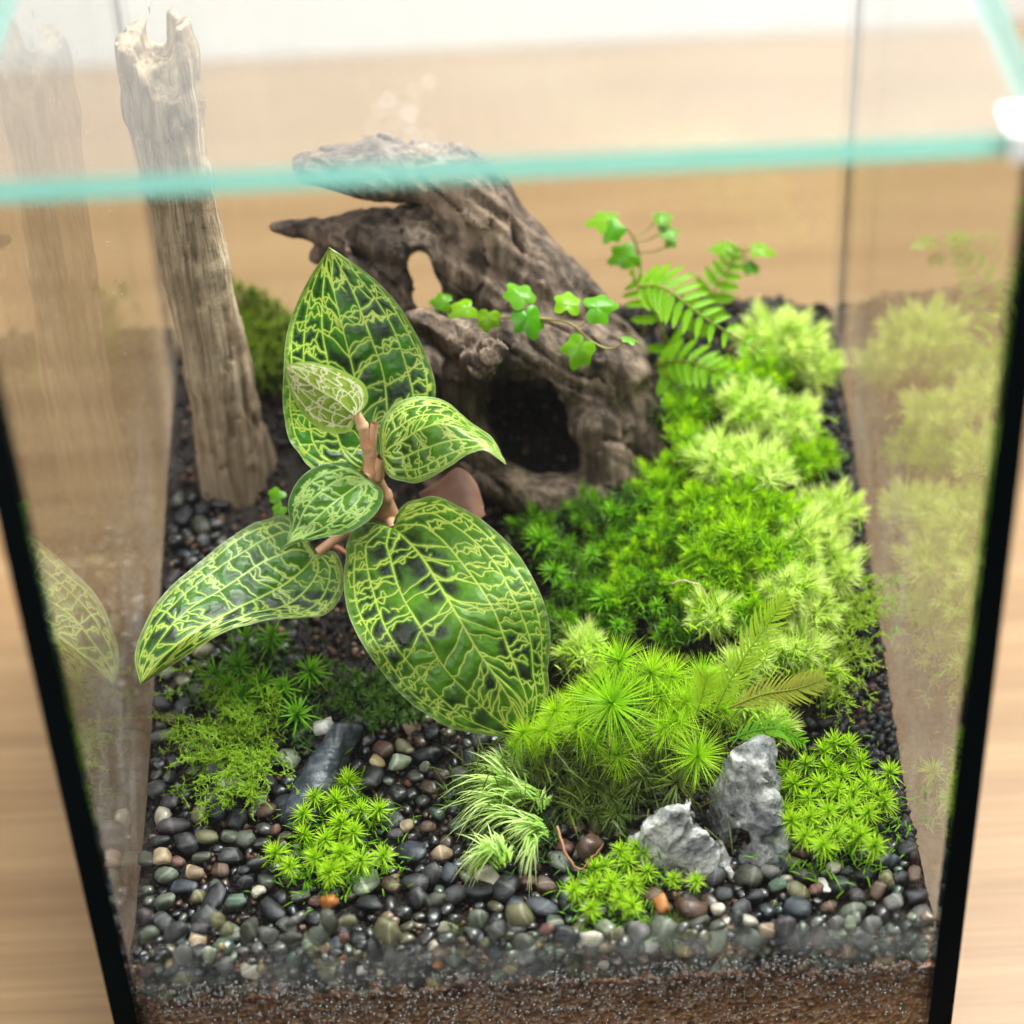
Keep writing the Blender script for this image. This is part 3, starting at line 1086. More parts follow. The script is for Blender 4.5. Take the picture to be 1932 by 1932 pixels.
S(c1, [(400, 535, 140, 120, 0, "pale green"), (280, 530, 75, 90, 60, "yellowish"), (530, 555, 70, 60, 0, "grey green"), (240, 630, 180, 130, 80, "charcoal"),
       (430, 875, 85, 70, 10, "tan"), (545, 875, 95, 85, 0, "brown"), (375, 915, 95, 60, 0, "dark purple grey"), (460, 1010, 175, 140, -25, "dark blue grey"),
       (620, 1015, 125, 95, -10, "tan"), (230, 1175, 180, 110, 40, "pale green"), (240, 1290, 150, 105, -10, "black"), (480, 1180, 155, 140, -30, "charcoal"),
       (570, 1130, 130, 110, 30, "charcoal"), (820, 1215, 155, 95, -8, "black"), (965, 1205, 160, 135, 60, "charcoal"), (700, 1240, 135, 100, 25, "charcoal"),
       (1180, 1190, 110, 135, 80, "brown"), (1250, 1060, 110, 150, 70, "grey green"), (1750, 1250, 115, 125, 60, "brown"), (1040, 1340, 150, 140, 10, "olive"),
       (1160, 1310, 170, 90, -25, "dark blue grey"), (820, 1350, 125, 110, 0, "grey green"), (930, 1400, 120, 100, 30, "grey"), (1050, 1470, 140, 120, 20, "dark olive"),
       (1175, 1395, 95, 70, 45, "reddish"), (1275, 1430, 155, 110, -10, "charcoal"), (1430, 1445, 145, 90, -10, "cream"), (1555, 1420, 105, 80, 20, "olive"),
       (1320, 1600, 155, 105, 70, "olive"), (1480, 1580, 90, 70, 0, "cream"), (735, 1640, 115, 75, -70, "cream"), (580, 1690, 125, 120, 0, "yellowish"),
       (690, 1720, 95, 85, 0, "yellowish"), (985, 1600, 95, 85, 60, "yellowish"), (600, 1570, 65, 55, 0, "orange"), (1740, 1480, 110, 85, 70, "white"),
       (1610, 1510, 130, 110, -40, "grey"), (900, 1520, 150, 115, -60, "dark blue grey"), (225, 1740, 140, 80, 5, "pale green"), (200, 1610, 85, 70, 0, "white"),
       (330, 1420, 165, 140, -20, "olive"), (370, 1530, 155, 120, 0, "grey"), (260, 1510, 160, 95, -70, "charcoal"), (500, 1260, 130, 110, 20, "charcoal"),
       (590, 1270, 120, 100, 0, "dark olive"), (660, 1130, 120, 90, 60, "dark blue grey"), (350, 1190, 110, 80, -50, "brown"), (1480, 1680, 110, 90, 10, "grey"),
       (820, 1660, 120, 90, 50, "brown"), (1620, 1330, 90, 80, 0, "black"), (1290, 1300, 120, 100, 0, "black"), (750, 1520, 120, 110, 0, "olive"), (1120, 1600, 120, 90, 0, "charcoal")])
S(c2, [(460, 1140, 145, 130, -20, "dark olive"), (570, 1115, 115, 80, -15, "grey"), (690, 1060, 100, 75, -10, "olive"), (750, 1130, 160, 90, -5, "dark olive"),
       (920, 1095, 90, 80, 30, "cream"), (865, 1195, 140, 50, -80, "white"), (940, 1195, 125, 115, 60, "black"), (620, 1190, 115, 90, 25, "green"),
       (985, 1110, 75, 60, 0, "dark blue grey"), (1085, 1120, 120, 95, 10, "charcoal"), (1200, 1060, 145, 90, 5, "dark blue grey"), (1200, 1160, 130, 105, 70, "olive"),
       (1150, 1220, 130, 90, 70, "brown"), (1270, 1150, 95, 95, 0, "black"), (1355, 1130, 110, 75, 80, "brown"), (1040, 1245, 105, 90, -50, "dark purple grey"),
       (720, 1220, 140, 105, -25, "olive"), (730, 1320, 150, 130, -35, "dark blue grey"), (300, 1320, 90, 80, 0, "cream"), (395, 1340, 115, 85, 70, "charcoal"),
       (300, 1460, 190, 115, 80, "pale green"), (460, 1460, 200, 130, -20, "grey green"), (930, 1370, 115, 110, 0, "grey"), (1000, 1350, 95, 70, 80, "pale green"),
       (885, 1310, 95, 80, 0, "brown"), (560, 1400, 90, 105, 80, "tan"), (285, 1640, 165, 110, 80, "pale green"), (430, 1640, 120, 115, 0, "white"),
       (570, 1580, 120, 110, -40, "brown"), (1230, 1590, 170, 55, 5, "white"), (990, 1510, 95, 80, 0, "tan"), (930, 1590, 90, 80, 0, "grey"),
       (1310, 1000, 110, 90, 30, "black"), (820, 1210, 90, 80, 0, "reddish"), (1000, 1200, 90, 70, 0, "black"), (650, 1390, 130, 110, 0, "dark purple grey"),
       (1110, 1390, 160, 130, 0, "grey"), (1180, 1510, 150, 120, 0, "grey green"), (740, 1440, 160, 130, 30, "grey"), (1240, 1280, 120, 90, 20, "grey"), (500, 1250, 120, 90, 10, "black"),
       (330, 1240, 110, 90, 0, "black"), (850, 1580, 110, 100, 60, "grey green"), (830, 1440, 100, 120, 0, "brown"), (370, 1370, 80, 40, -20, "tan")])

PLACED = []          # x, y, z, r
peb = []             # (pos, l, w, h, yaw, colour)
R_CAM = CM_R


def add_peb(p, l, w, yaw, col, h=None, flat=True):
    h = h or min(l, w) * RNG.uniform(.6, .85)
    peb.append((np.array(p), l, w, h, yaw, col))
    PLACED.append((p[0], p[1], p[2], .5 * math.sqrt(l * w)))


FRONT_V = 1722
for u, v, l, w, ang, col in SIG:
    if v > FRONT_V:
        p = P(u, v, y=0.62)
        s = 4190 / 36.8
        p[1] = .36 + .5 * min(l, w) / s
    else:
        p = G(u, v, .02)
        s = 4190 / np.linalg.norm(p - CAM_LOC)
    if p[0] < .36 + .5 * l / s: p[0] = .36 + .45 * l / s
    if p[0] > 14.64 - .5 * l / s: p[0] = 14.64 - .45 * l / s
    add_peb(p, l / s * .98, w / s * 1.02, math.radians(ang), col)
NSIG = len(peb)

# fill: gravel between those
def gravel_ok(u, v):
    if v > 1690 and 255 < u < 1765: return True
    if 255 < u < 560 and 1030 < v < 1700: return True
    if 500 < u < 1250 and 1350 < v < 1780: return True
    if 1330 < u < 1740 and 1590 < v < 1780: return True
    if 300 < u < 420 and 780 < v < 1100: return True
    return False


FILLC = ["black"] * 6 + ["charcoal"] * 8 + ["dark blue grey"] * 5 + ["dark purple grey"] * 4 + ["dark olive"] * 5 + ["grey"] * 3 + ["grey green"] * 4 + ["olive"] * 2 + ["brown"] * 3 + ["tan", "cream", "green", "reddish"]
FILLF = ["grey"] * 8 + ["grey green"] * 8 + ["olive"] * 5 + ["tan"] * 3 + ["pale green"] * 3 + ["cream"] * 2 + ["yellowish"] * 2  # paler front set: haze and missing front light put into the stones' colour
small = []


def proj(p):
    q = CM_R.T @ (np.asarray(p) - CAM_LOC)
    return 966 + FOC * 1932 * q[0] / -q[2], 966 - FOC * 1932 * q[1] / -q[2]


tries = 0
while tries < 13000:
    tries += 1
    x, y = RNG.uniform(.5, 14.5), RNG.uniform(.55, 11)
    z = float(gz(x, y))
    u, v = proj((x, y, z))
    if not gravel_ok(u, v): continue
    r = RNG.uniform(.14, .25) if tries < 6000 else RNG.uniform(.08, .14)
    x = min(max(x, .36 + r), 14.64 - r)
    A = np.array(PLACED)
    d = np.hypot(A[:, 0] - x, A[:, 1] - y)
    if np.any((d < .80 * (A[:, 3] + r)) & (np.abs(A[:, 2] - z) < .6)): continue
    l = 2 * r * RNG.uniform(1.0, 1.25); w = 2 * r * RNG.uniform(.75, 1.0)
    add_peb((x, y, z - .04 - RNG.uniform(0, .06)), l, w, RNG.uniform(0, 6.28), random.choice(FILLC))
# gravel seen through the front glass below the surface
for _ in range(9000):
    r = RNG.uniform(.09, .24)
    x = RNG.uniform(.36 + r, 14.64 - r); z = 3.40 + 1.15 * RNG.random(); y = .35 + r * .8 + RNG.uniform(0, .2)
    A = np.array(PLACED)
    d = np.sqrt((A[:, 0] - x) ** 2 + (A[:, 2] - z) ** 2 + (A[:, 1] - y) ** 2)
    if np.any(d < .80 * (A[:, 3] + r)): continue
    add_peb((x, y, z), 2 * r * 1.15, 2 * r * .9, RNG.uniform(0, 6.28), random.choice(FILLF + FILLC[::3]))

PLACE_WORD = [
    (lambda u, v: v > 1722 and u < 640, "against the front glass at left"),
    (lambda u, v: v > 1722 and u < 1200, "against the front glass near the middle"),
    (lambda u, v: v > 1722, "against the front glass at right"),
    (lambda u, v: u < 480 and v < 1250, "by the left glass behind the leaf"),
    (lambda u, v: u < 480 and v < 1480, "beside the stringy moss at left"),
    (lambda u, v: u < 520, "in the front left gravel"),
    (lambda u, v: u < 760 and v < 1560, "beside the dark slate shard"),
    (lambda u, v: u < 760, "in front of the left star moss"),
    (lambda u, v: u < 1000 and v < 1560, "under the large veined leaf's tip"),
    (lambda u, v: u < 1000, "between star moss and swept moss"),
    (lambda u, v: u < 1330, "around the small star moss at front"),
    (lambda u, v: u < 1560, "in front of the white-streaked stone"),
    (lambda u, v: True, "in front of the right star moss"),
]
order = sorted(range(len(peb)), key=lambda i: (0 if i < NSIG else 1, -peb[i][1] * peb[i][2]))
keep = set(order[:298])
small_parts = {}
NAMED = {}
for i, (p, l, w, h, yaw, col) in enumerate(peb):
    me = PV[int(RNG.integers(len(PV)))]
    rot = (RNG.normal(0, .18), RNG.normal(0, .18), yaw)
    if i < NSIG and proj(p)[1] > FRONT_V:
        rot = (math.radians(52) + RNG.normal(0, .1), 0, 0)
        rot = (Euler((math.radians(55), 0, 0)).to_matrix() @ Euler((0, 0, yaw)).to_matrix()).to_euler()
    if i in keep:
        o = obj("pebble", me, None, p, rot, (l, w, h), PM[col])
        u, v = proj(p)
        where = next(s for f, s in PLACE_WORD if f(u, v))
        size = "large" if max(l, w) > .62 else ("small" if max(l, w) < .36 else "mid-sized")
        shape = "long" if max(l, w) / min(l, w) > 1.55 else "rounded"
        tag(o, None, "pebble", "wet pebbles of the gravel")
        NAMED.setdefault(f"{size} {shape} {col} pebble {where}", []).append((u, o))
    else:
        small_parts.setdefault(col, []).append((me, p, rot, (l, w, h)))
ORD = ["leftmost", "second from left,", "third from left,", "fourth from left,", "fifth from left,", "sixth from left,", "seventh from left,", "eighth from left,"]
for text, rows in NAMED.items():
    rows.sort(key=lambda a: a[0])
    for k, (_, o) in enumerate(rows):
        o["label"] = text if len(rows) == 1 else (("left " if k == 0 else "right ") if len(rows) == 2 else (ORD[min(k, 7)] + " ")) + text
vv, ff, cc, n = [], [], [], 0
for col, rows in small_parts.items():
    for me, p, rot, s in rows:
        q = np.zeros(len(me.vertices) * 3, np.float32)
        me.vertices.foreach_get("co", q)
        q = q.reshape(-1, 3) / CM * np.array(s)
        q = q @ np.array(Euler(rot).to_matrix()).T + p
        vv.append(q); ff.append(IF2 + n); n += len(q)
        a, b = PCOL[col]
        cc.append(np.tile((np.array(a) + np.array(b)) / 2, (len(q), 1)))
t = NT("small wet gravel")
at = t.n("ShaderNodeAttribute", attribute_name="col")
_n = t.noise(t.coord(), 5.0, 5)
M_SMALL = t.done(t.bsdf(t.mix(t.maprange(_n, .35, .7, 0, .7), at.outputs["Color"], (0.012, 0.012, 0.012)), .3, t.bump(_n, .3, .03), spec=.55))
if vv:
    o = obj("small_gravel", new_mesh("small_gravel", np.concatenate(vv), np.concatenate(ff), [M_SMALL], True, np.concatenate(cc)))
    tag(o, "small wet gravel filling the gaps between the pebbles", "gravel", kind="stuff")

def chip(name, label, u, v, size, col, cat="chip", lift=.12, seed=0):
    p = G(u, v, lift)
    V, F = ico(2)
    q = np.sign(V) * np.abs(V) ** .6 * (1 + .35 * vnoise(V * 1.4 + seed, seed))[:, None]
    o = obj(name, new_mesh(name, q * .5 * np.array(size), F, [PM[col]], False), None, p, (.3, .4, seed))
    return tag(o, label, cat)


chip("white_chip", "cream white angular stone chip at the upper end of the dark slate", 608, 1371, (.42, .34, .3), "white", seed=3, lift=.25)
chip("orange_chip", "bright orange chip beside the small star moss at front", *c1(1790, 1300), (.36, .26, .26), "orange", seed=5)
chip("orange_chip", "orange-brown chip below the small two-star moss sprig", *c2(150, 1310), (.55, .42, .34), "brown", seed=6)
chip("orange_chip", "orange chip under the left star moss by a green leaf", *c1(20, 1280), (.3, .26, .24), "orange", seed=9)
chip("tan_chip", "tan angular chip by the left glass behind the brown crumbs", *c0(865, 1040), (.3, .34, .26), "tan", seed=11)
chip("seed_capsule", "shiny brown round seed capsule with a white glint above the small star moss", *c1(1410, 985), (.42, .38, .38), "brown", cat="seed", seed=1, lift=.3)

def stalk(name, label, pts, r0_, col_a, col_b, cat):
    t = NT(name + " bark")
    n_ = t.noise(t.coord(), 4.0, 3)
    m_ = t.done(t.bsdf(t.mix(n_, col_a, col_b), .5))
    q = smooth_path(pts, 26)
    q = q + RNG.normal(0, .008, q.shape)
    V, F = tube_geo(q, np.linspace(r0_, r0_ * .5, 26), 6)
    root = thing(name, label, cat, pts[0])
    mesh_part("stem", V, F, m_, root)
    return root


stalk("dry_stalk", "thin red-brown dry stalk arching above the small star moss at front", [G(*c1(1240, 880), .9), G(*c1(1290, 1030), .75), G(*c1(1360, 1105), .6), G(*c1(1420, 1050), .75), G(*c1(1490, 970), .9)], .028, (0.20, 0.06, 0.03), (0.34, 0.20, 0.08), "stalk")
stalk("rootlet", "orange root thread on the soil between the orchid's lower leaves", [G(600, 1035, .5), G(630, 1030, .45), G(655, 1045, .4), G(665, 1060, .3)], .05, (0.40, 0.10, 0.03), (0.5, 0.2, 0.08), "root")
stalk("dry_twig", "curled pale twig thread lying on the moss left of the upright frond", [G(1270, 1100, 1.1), G(1290, 1095, 1.15), G(1320, 1105, 1.1), G(1335, 1125, 1.0)], .02, (0.36, 0.22, 0.14), (0.5, 0.36, 0.26), "twig")

#=============================================================== MOSSES
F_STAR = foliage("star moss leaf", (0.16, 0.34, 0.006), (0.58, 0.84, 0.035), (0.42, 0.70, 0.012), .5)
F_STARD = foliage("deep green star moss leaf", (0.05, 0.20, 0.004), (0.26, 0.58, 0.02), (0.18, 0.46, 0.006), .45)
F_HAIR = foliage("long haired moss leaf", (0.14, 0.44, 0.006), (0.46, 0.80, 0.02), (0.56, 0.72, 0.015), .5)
F_HAIRD = foliage("shaded haired moss leaf", (0.02, 0.06, 0.008), (0.09, 0.17, 0.015), (0.16, 0.15, 0.02), .30)  # darkened copy of the haired leaf, with shade put into its colour
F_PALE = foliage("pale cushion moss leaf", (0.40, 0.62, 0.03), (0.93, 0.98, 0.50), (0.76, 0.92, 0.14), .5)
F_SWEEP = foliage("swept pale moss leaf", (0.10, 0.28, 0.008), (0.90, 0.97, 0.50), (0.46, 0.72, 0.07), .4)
F_CARPET = foliage("carpet moss leaf", (0.05, 0.18, 0.003), (0.26, 0.54, 0.008), (0.18, 0.44, 0.004), .45)  # dark greens: shade by the driftwood and between shoots put into the colour
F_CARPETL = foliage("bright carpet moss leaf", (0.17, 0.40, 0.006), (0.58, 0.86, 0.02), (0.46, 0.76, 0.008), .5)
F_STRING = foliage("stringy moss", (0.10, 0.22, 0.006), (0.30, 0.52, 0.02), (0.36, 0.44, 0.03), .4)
F_OLIVE = foliage("olive mound moss leaf", (0.05, 0.09, 0.003), (0.20, 0.28, 0.010), (0.13, 0.20, 0.005), .4)
F_FEATH = foliage("feather moss leaf", (0.20, 0.40, 0.012), (0.50, 0.70, 0.04), (0.42, 0.56, 0.02), .45)
F_FEATHB = foliage("brownish feather moss leaf", (0.18, 0.24, 0.012), (0.40, 0.46, 0.03), (0.20, 0.14, 0.02), .4)
F_DIM = foliage("dull shade moss", (0.02, 0.06, 0.008), (0.08, 0.18, 0.015), (0.05, 0.11, 0.01), .3)  # dull greens: shade under the leaf and in the gaps put into colour
F_FERN = foliage("fern leaflet", (0.08, 0.26, 0.005), (0.30, 0.56, 0.012), (0.22, 0.46, 0.008), .5, .35)
F_FIG = foliage("lobed vine leaf", (0.03, 0.18, 0.004), (0.09, 0.33, 0.006), (0.28, 0.44, 0.006), .35, .28, spec=.28)


def variants(prefix, mat, count, **kw):
    return [new_mesh(prefix, *(lambda g: (g[0], g[1]))(g), [mat], False, g[2]) for g in [rosette_geo(seed=k * 13 + 5, **kw) for k in range(count)]]


RS_STAR = variants("rosette", F_STAR, 5, n=50, L=.36, w=.042, lo=-8, hi=86, droop=.16, stem=.5)
RS_STARD = variants("rosette", F_STARD, 4, n=38, L=.46, w=.055, lo=-10, hi=80, droop=.25, stem=.6)
RS_HAIR = variants("rosette", F_HAIR, 5, n=150, L=.92, w=.022, lo=-5, hi=86, droop=.30, stem=.9, K=4)
RS_HAIRD = variants("rosette", F_HAIRD, 3, n=60, L=.85, w=.034, lo=-20, hi=80, droop=.45, stem=.7, K=4)
RS_PALE = variants("tuft", F_PALE, 5, n=120, L=.95, w=.044, lo=18, hi=86, droop=.30, stem=.5, K=4)
RS_CARP = variants("sprig", F_CARPET, 5, n=46, L=.40, w=.060, lo=-15, hi=80, droop=.25, stem=.5)
RS_OLIVE = variants("sprig", F_OLIVE, 4, n=60, L=.40, w=.040, lo=-15, hi=80, droop=.25, stem=.5)
RS_CARPL = variants("sprig", F_CARPETL, 5, n=46, L=.42, w=.060, lo=-15, hi=80, droop=.25, stem=.5)
for L_, nm in ((RS_STAR, "rosette"),):
    pass


def soil_mound(name, pts, rad, mat, parent, hgt=.35):
    """a low earthy cushion under a clump, so that the sprigs stand on something"""
    parts = []
    for p, r in zip(pts, rad):
        q = IV2 * np.array([r, r, hgt]) * (1 + .2 * vnoise(IV2 * 2 + p[0], 3))[:, None] + p
        parts.append((q, IF2))
    V, F = join_geo(parts)
    return mesh_part(name, V, F, mat, parent)


def leafy_cushion(name, lo_pts, n, L, w, mat, parent, spread, seed=0):
    """short dense moss leaves all over the cushion below the sprigs"""
    r = np.random.default_rng(seed)
    lo_pts = np.asarray(lo_pts, float)
    i = r.integers(len(lo_pts), size=n)
    b = lo_pts[i] + r.normal(0, 1, (n, 3)) * np.array([spread, spread, .08])
    d = r.normal(0, .7, (n, 3)) + np.array([0, 0, .9])
    V, F, C = ribbons(b, d, np.array([[0, 0, -.3]]), L * r.uniform(.5, 1.2, n), w, 3)
    o = mesh_part(name, V, F, mat, parent, False, C)
    o["kind"] = "stuff"
    return o


def clump(name, label, spots, meshes, scale, lift, tilt=.25, cat="moss", part="rosette", cushion=None, group="moss clumps", yaw_to=None):
    """spots: photo positions of the sprig centres; every sprig is one part"""
    ps = []
    for s in spots:
        u, v = s[0], s[1]
        k = s[2] if len(s) > 2 else 1.0
        lf = s[3] if len(s) > 3 else lift
        ps.append((G(u, v, lf), k))
    c = np.mean([p for p, _ in ps], 0)
    c[2] = float(gz(c[0], c[1]))
    root = thing(name, label, cat, c, group)
    for p, k in ps:
        # lean away from the middle of the clump
        off = (p - c)[:2]
        tx, ty = off * tilt / (np.linalg.norm(off) + .6)
        rot = (Euler((-ty + RNG.normal(0, .15), tx + RNG.normal(0, .15), 0)).to_matrix() @ Euler((0, 0, RNG.uniform(0, 6.28))).to_matrix()).to_euler()
        s = scale * k * RNG.uniform(.9, 1.12)
        obj(part, meshes[int(RNG.integers(len(meshes)))], root, p, rot, (s, s, s))
    if cushion:
        mat, n, L, w, sp = cushion
        low = [p - np.array([0, 0, lift * .75]) for p, _ in ps]
        leafy_cushion("under_leaves", low, n, L, w, mat, root, sp, seed=len(spots))
    return root


# right star cushion
H = [(660, 570), (770, 530), (920, 420), (860, 460), (1060, 520), (880, 550), (1220, 580), (700, 640), (960, 590), (840, 640), (1090, 640), (940, 670), (1020, 690), (1190, 740), (780, 720), (650, 770), (890, 790),
     (1010, 770), (790, 820), (690, 840), (1020, 880), (760, 920), (860, 970), (1060, 920), (1140, 970), (1150, 690), (1000, 430), (1100, 800), (930, 900)]
clump("star_moss", "bright yellow-green star moss cushion right of the white-streaked stone", [c2(*a) for a in H], RS_STAR, .98, .62, .55, cushion=(F_CARPET, 900, .3, .045, .32))
Cc = [c0(1680, 710), c0(1800, 740), c0(1620, 800), c0(1620, 910), c0(1830, 860), c0(1470, 1010), c0(1550, 1080), c0(1680, 1040), c0(1830, 1020), c0(1760, 1120), c0(1850, 640), c0(1740, 940),
      c1(50, 720), c1(120, 610), c1(80, 840), c1(190, 780), c1(290, 780), c1(80, 1010), c1(190, 1050), c1(310, 1030), c1(30, 1100), c1(150, 900)]
clump("star_moss", "bright star moss patch on gravel in front of the dark slate", Cc, RS_STAR, .90, .50, .5, cushion=(F_CARPET, 800, .28, .04, .28))
Ff = [(1330, 1210), (1430, 1190), (1420, 1310), (1570, 1260), (1620, 1060), (1640, 1170), (1700, 1010), (1720, 1110), (1660, 980), (1490, 1080), (1440, 1090), (1640, 1290), (1530, 1170), (1580, 1000)]
clump("star_moss", "small star moss patch at the front between pebbles and the grey stone", [c1(*a) for a in Ff], RS_STAR, .80, .42, .5, cushion=(F_CARPET, 500, .25, .04, .22))
clump("moss_sprig", "two small green moss stars at the foot of the grey stone", [c2(60, 1150), c2(180, 1160)], RS_STAR, .72, .35, .4)
clump("moss_sprig", "flat olive moss sprigs lying on pebbles at front beside the orange chip", [(*c2(60, 1390), .8), (*c2(40, 1450), .7), (*c2(-40, 1400), .6), (*c1(670, 1410), .5)], RS_HAIRD, .62, .12, .9)
Aa = [cA(1270, 1810), cA(1450, 1660), cA(1660, 1840), cA(1310, 1660), c0(1510, 130), c0(1590, 270), c0(1400, 100), c0(1150, 60), c0(1290, 170), c0(1220, 120)]
clump("star_moss", "deep green star moss below the long left veined leaf", Aa, RS_STARD, 1.0, .6, .5, cushion=(F_DIM, 900, .4, .05, .35))

# tall haired moss
E_ = [(1530, 1050, 1.15, 1.9), (1350, 1160, .8, 1.35), (1110, 1110, .72, 1.3), (1810, 1190, .85, 1.35), (1560, 1330, .8, 1.0), (1420, 1260, .68, 1.0), (1120, 1300, .42, .9), (1660, 1240, .55, 1.1), (1740, 880, .95, 1.9),
      (1570, 820, .8, 1.9), (1640, 960, .8, 1.7), (1790, 1010, .8, 1.6), (1880, 1150, .8, 1.4), (1380, 1010, .6, 1.5), (1850, 900, .8, 1.7), (1480, 930, .7, 1.7), (1930, 1040, .8, 1.5), (1990, 1330, .85, 1.2), (2060, 1010, .7, 1.1), (2130, 1090, .6, .8), (2010, 900, .75, 1.4), (2080, 930, .6, 1.0), (2160, 980, .55, .8), (1300, 1050, .5, 1.3), (1060, 1210, .55, 1.5), (1180, 1190, .6, 1.6), (1230, 1090, .6, 1.7), (1010, 1290, .4, 1.1)]
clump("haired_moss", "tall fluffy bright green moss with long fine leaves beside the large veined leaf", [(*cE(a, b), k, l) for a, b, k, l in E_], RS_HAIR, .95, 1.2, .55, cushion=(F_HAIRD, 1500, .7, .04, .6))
Ed = [(1880, 1470, .8, 1.0), (1360, 1480, .55, .6), (1320, 1540, .55, .5), (1450, 1500, .6, .6), (1530, 1560, .6, .5), (1640, 1520, .6, .6), (1560, 1640, .55, .4), (1450, 1640, .5, .35), (1700, 1440, .6, .8), (1330, 1620, .45, .4), (1150, 1400, .4, .8)]
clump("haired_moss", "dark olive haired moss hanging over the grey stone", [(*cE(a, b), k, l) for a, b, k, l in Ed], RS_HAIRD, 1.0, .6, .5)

# swept pale tufts
D_ = [((1050, 660), (830, 560), 1.0), ((1000, 720), (630, 690), 1.0), ((960, 640), (610, 560), 1.0), ((1040, 590), (860, 450), .9), ((980, 800), (650, 840), .9), ((1130, 870), (820, 870), .8), ((1120, 880), (990, 960), .7),
      ((1110, 950), (1050, 1110), .7), ((920, 1030), (720, 900), .7), ((870, 1010), (750, 1110), .6), ((940, 560), (770, 480), .8), ((1090, 700), (880, 700), .8), ((900, 720), (660, 780), .8), ((1000, 560), (800, 520), .8), ((1160, 750), (1150, 640), .6), ((950, 1020), (900, 900), .6)]
dc = G(*c1(1000, 800), .3)
dc[2] = float(gz(dc[0], dc[1]))
droot = thing("swept_moss", "pale green moss with long blades swept to the left over the gravel", "moss", dc, "moss clumps")
for k, (b0, t0_, s) in enumerate(D_):
    b = G(*c1(*b0), .55 + .25 * RNG.random())
    tp = G(*c1(*t0_), .40)
    v = tp - b
    L_ = np.linalg.norm(v)
    g = tuft_geo(36, max(L_, .5) * 1.05, .048, v / L_ + np.array([0, 0, .75]), .25, 1.05, (0, 0, -1), seed=k + 200, root=.06)
    me = new_mesh("blade_tuft", g[0], g[1], [F_SWEEP], False, g[2])
    obj("blade_tuft", me, droot, b)
leafy_cushion("under_leaves", [G(*c1(a, b), .15) for a, b in ((900, 650), (1000, 700), (1050, 850), (930, 950), (1000, 600), (800, 700), (1080, 980))], 900, .4, .045, F_DIM, droot, .3, 3)

# domed cushions
def plume_geo(n=80, L=.42, w=.030, hgt=.75, seed=0, out=1.0, droop=.35):
    """a bottle-brush shoot: fine leaves all the way up the stem, arching outward, densest at the tip"""
    r = np.random.default_rng(seed)
    f = r.random(n) ** .55
    az = r.uniform(0, 6.28, n)
    el = np.radians(20 + 62 * f ** 2 + r.normal(0, 8, n))
    d = np.stack([np.cos(az) * np.cos(el) * out, np.sin(az) * np.cos(el) * out, np.sin(el)], 1)
    b = np.zeros((n, 3)); b[:, 2] = (f - 1) * hgt
    c = np.stack([r.normal(0, .08, n), r.normal(0, .08, n), -droop * (1.2 - f) * r.uniform(.4, 1.2, n)], 1)
    V, F, C = ribbons(b, d, c, L * (1.1 - .35 * f) * r.uniform(.75, 1.2, n), w, 4)
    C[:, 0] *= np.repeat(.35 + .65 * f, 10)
    return V, F, C


def plumes(mat, count, **kw):
    return [new_mesh("shoot", g[0], g[1], [mat], False, g[2]) for g in [plume_geo(seed=31 * k + 3, **kw) for k in range(count)]]


PL_PALE = plumes(F_PALE, 6, n=120, L=.54, w=.028, hgt=.7)
PL_LIME = plumes(F_CARPETL, 6, n=130, L=.40, w=.024, hgt=.6)
PL_DARK = plumes(F_CARPET, 6, n=120, L=.38, w=.025, hgt=.6)


def domes(name, label, rows, meshes, under, n=17, part="shoot", scale=1.0):
    """rows: photo u, v of the dome's middle, radius in cm, lift of its centre"""
    cs = [(G(u, v, lf), R_) for u, v, R_, lf in rows]
    c = np.mean([p for p, _ in cs], 0); c[2] = float(gz(c[0], c[1]))
    root = thing(name, label, "moss", c, "moss clumps")
    low = []
    for p, R_ in cs:
        m = max(7, int(n * (R_ / .65) ** 1.5))
        k = np.arange(m)
        zz = 1 - (k + .5) / m * .92
        az = k * 2.39996 + RNG.uniform(0, 6.28)
        d = np.stack([np.cos(az) * np.sqrt(1 - zz * zz), np.sin(az) * np.sqrt(1 - zz * zz), zz], 1) + RNG.normal(0, .14, (m, 3))
        d /= np.linalg.norm(d, axis=1)[:, None]
        for q in d:
            pos = p + q * R_ * np.array([1, 1, .85]) * RNG.uniform(.8, 1.1)
            ax = Vector(q + np.array([0, 0, .35])).to_track_quat("Z", "Y")
            rot = (ax.to_matrix() @ Euler((0, 0, RNG.uniform(0, 6.28))).to_matrix()).to_euler()
            sc_ = scale * RNG.uniform(.75, 1.25)
            pos[0] = min(pos[0], 14.35)
            obj(part, meshes[int(RNG.integers(len(meshes)))], root, pos, rot, (sc_,) * 3)
        t_ = RNG.normal(0, 1, (12, 3)); t_[:, 2] = np.abs(t_[:, 2]) * .6
        t_ /= np.linalg.norm(t_, axis=1)[:, None]
        low += list(p + t_ * R_ * .55)
    leafy_cushion("under_leaves", low, 16 * len(low), .34, .05, under, root, .18, len(rows))
    return root


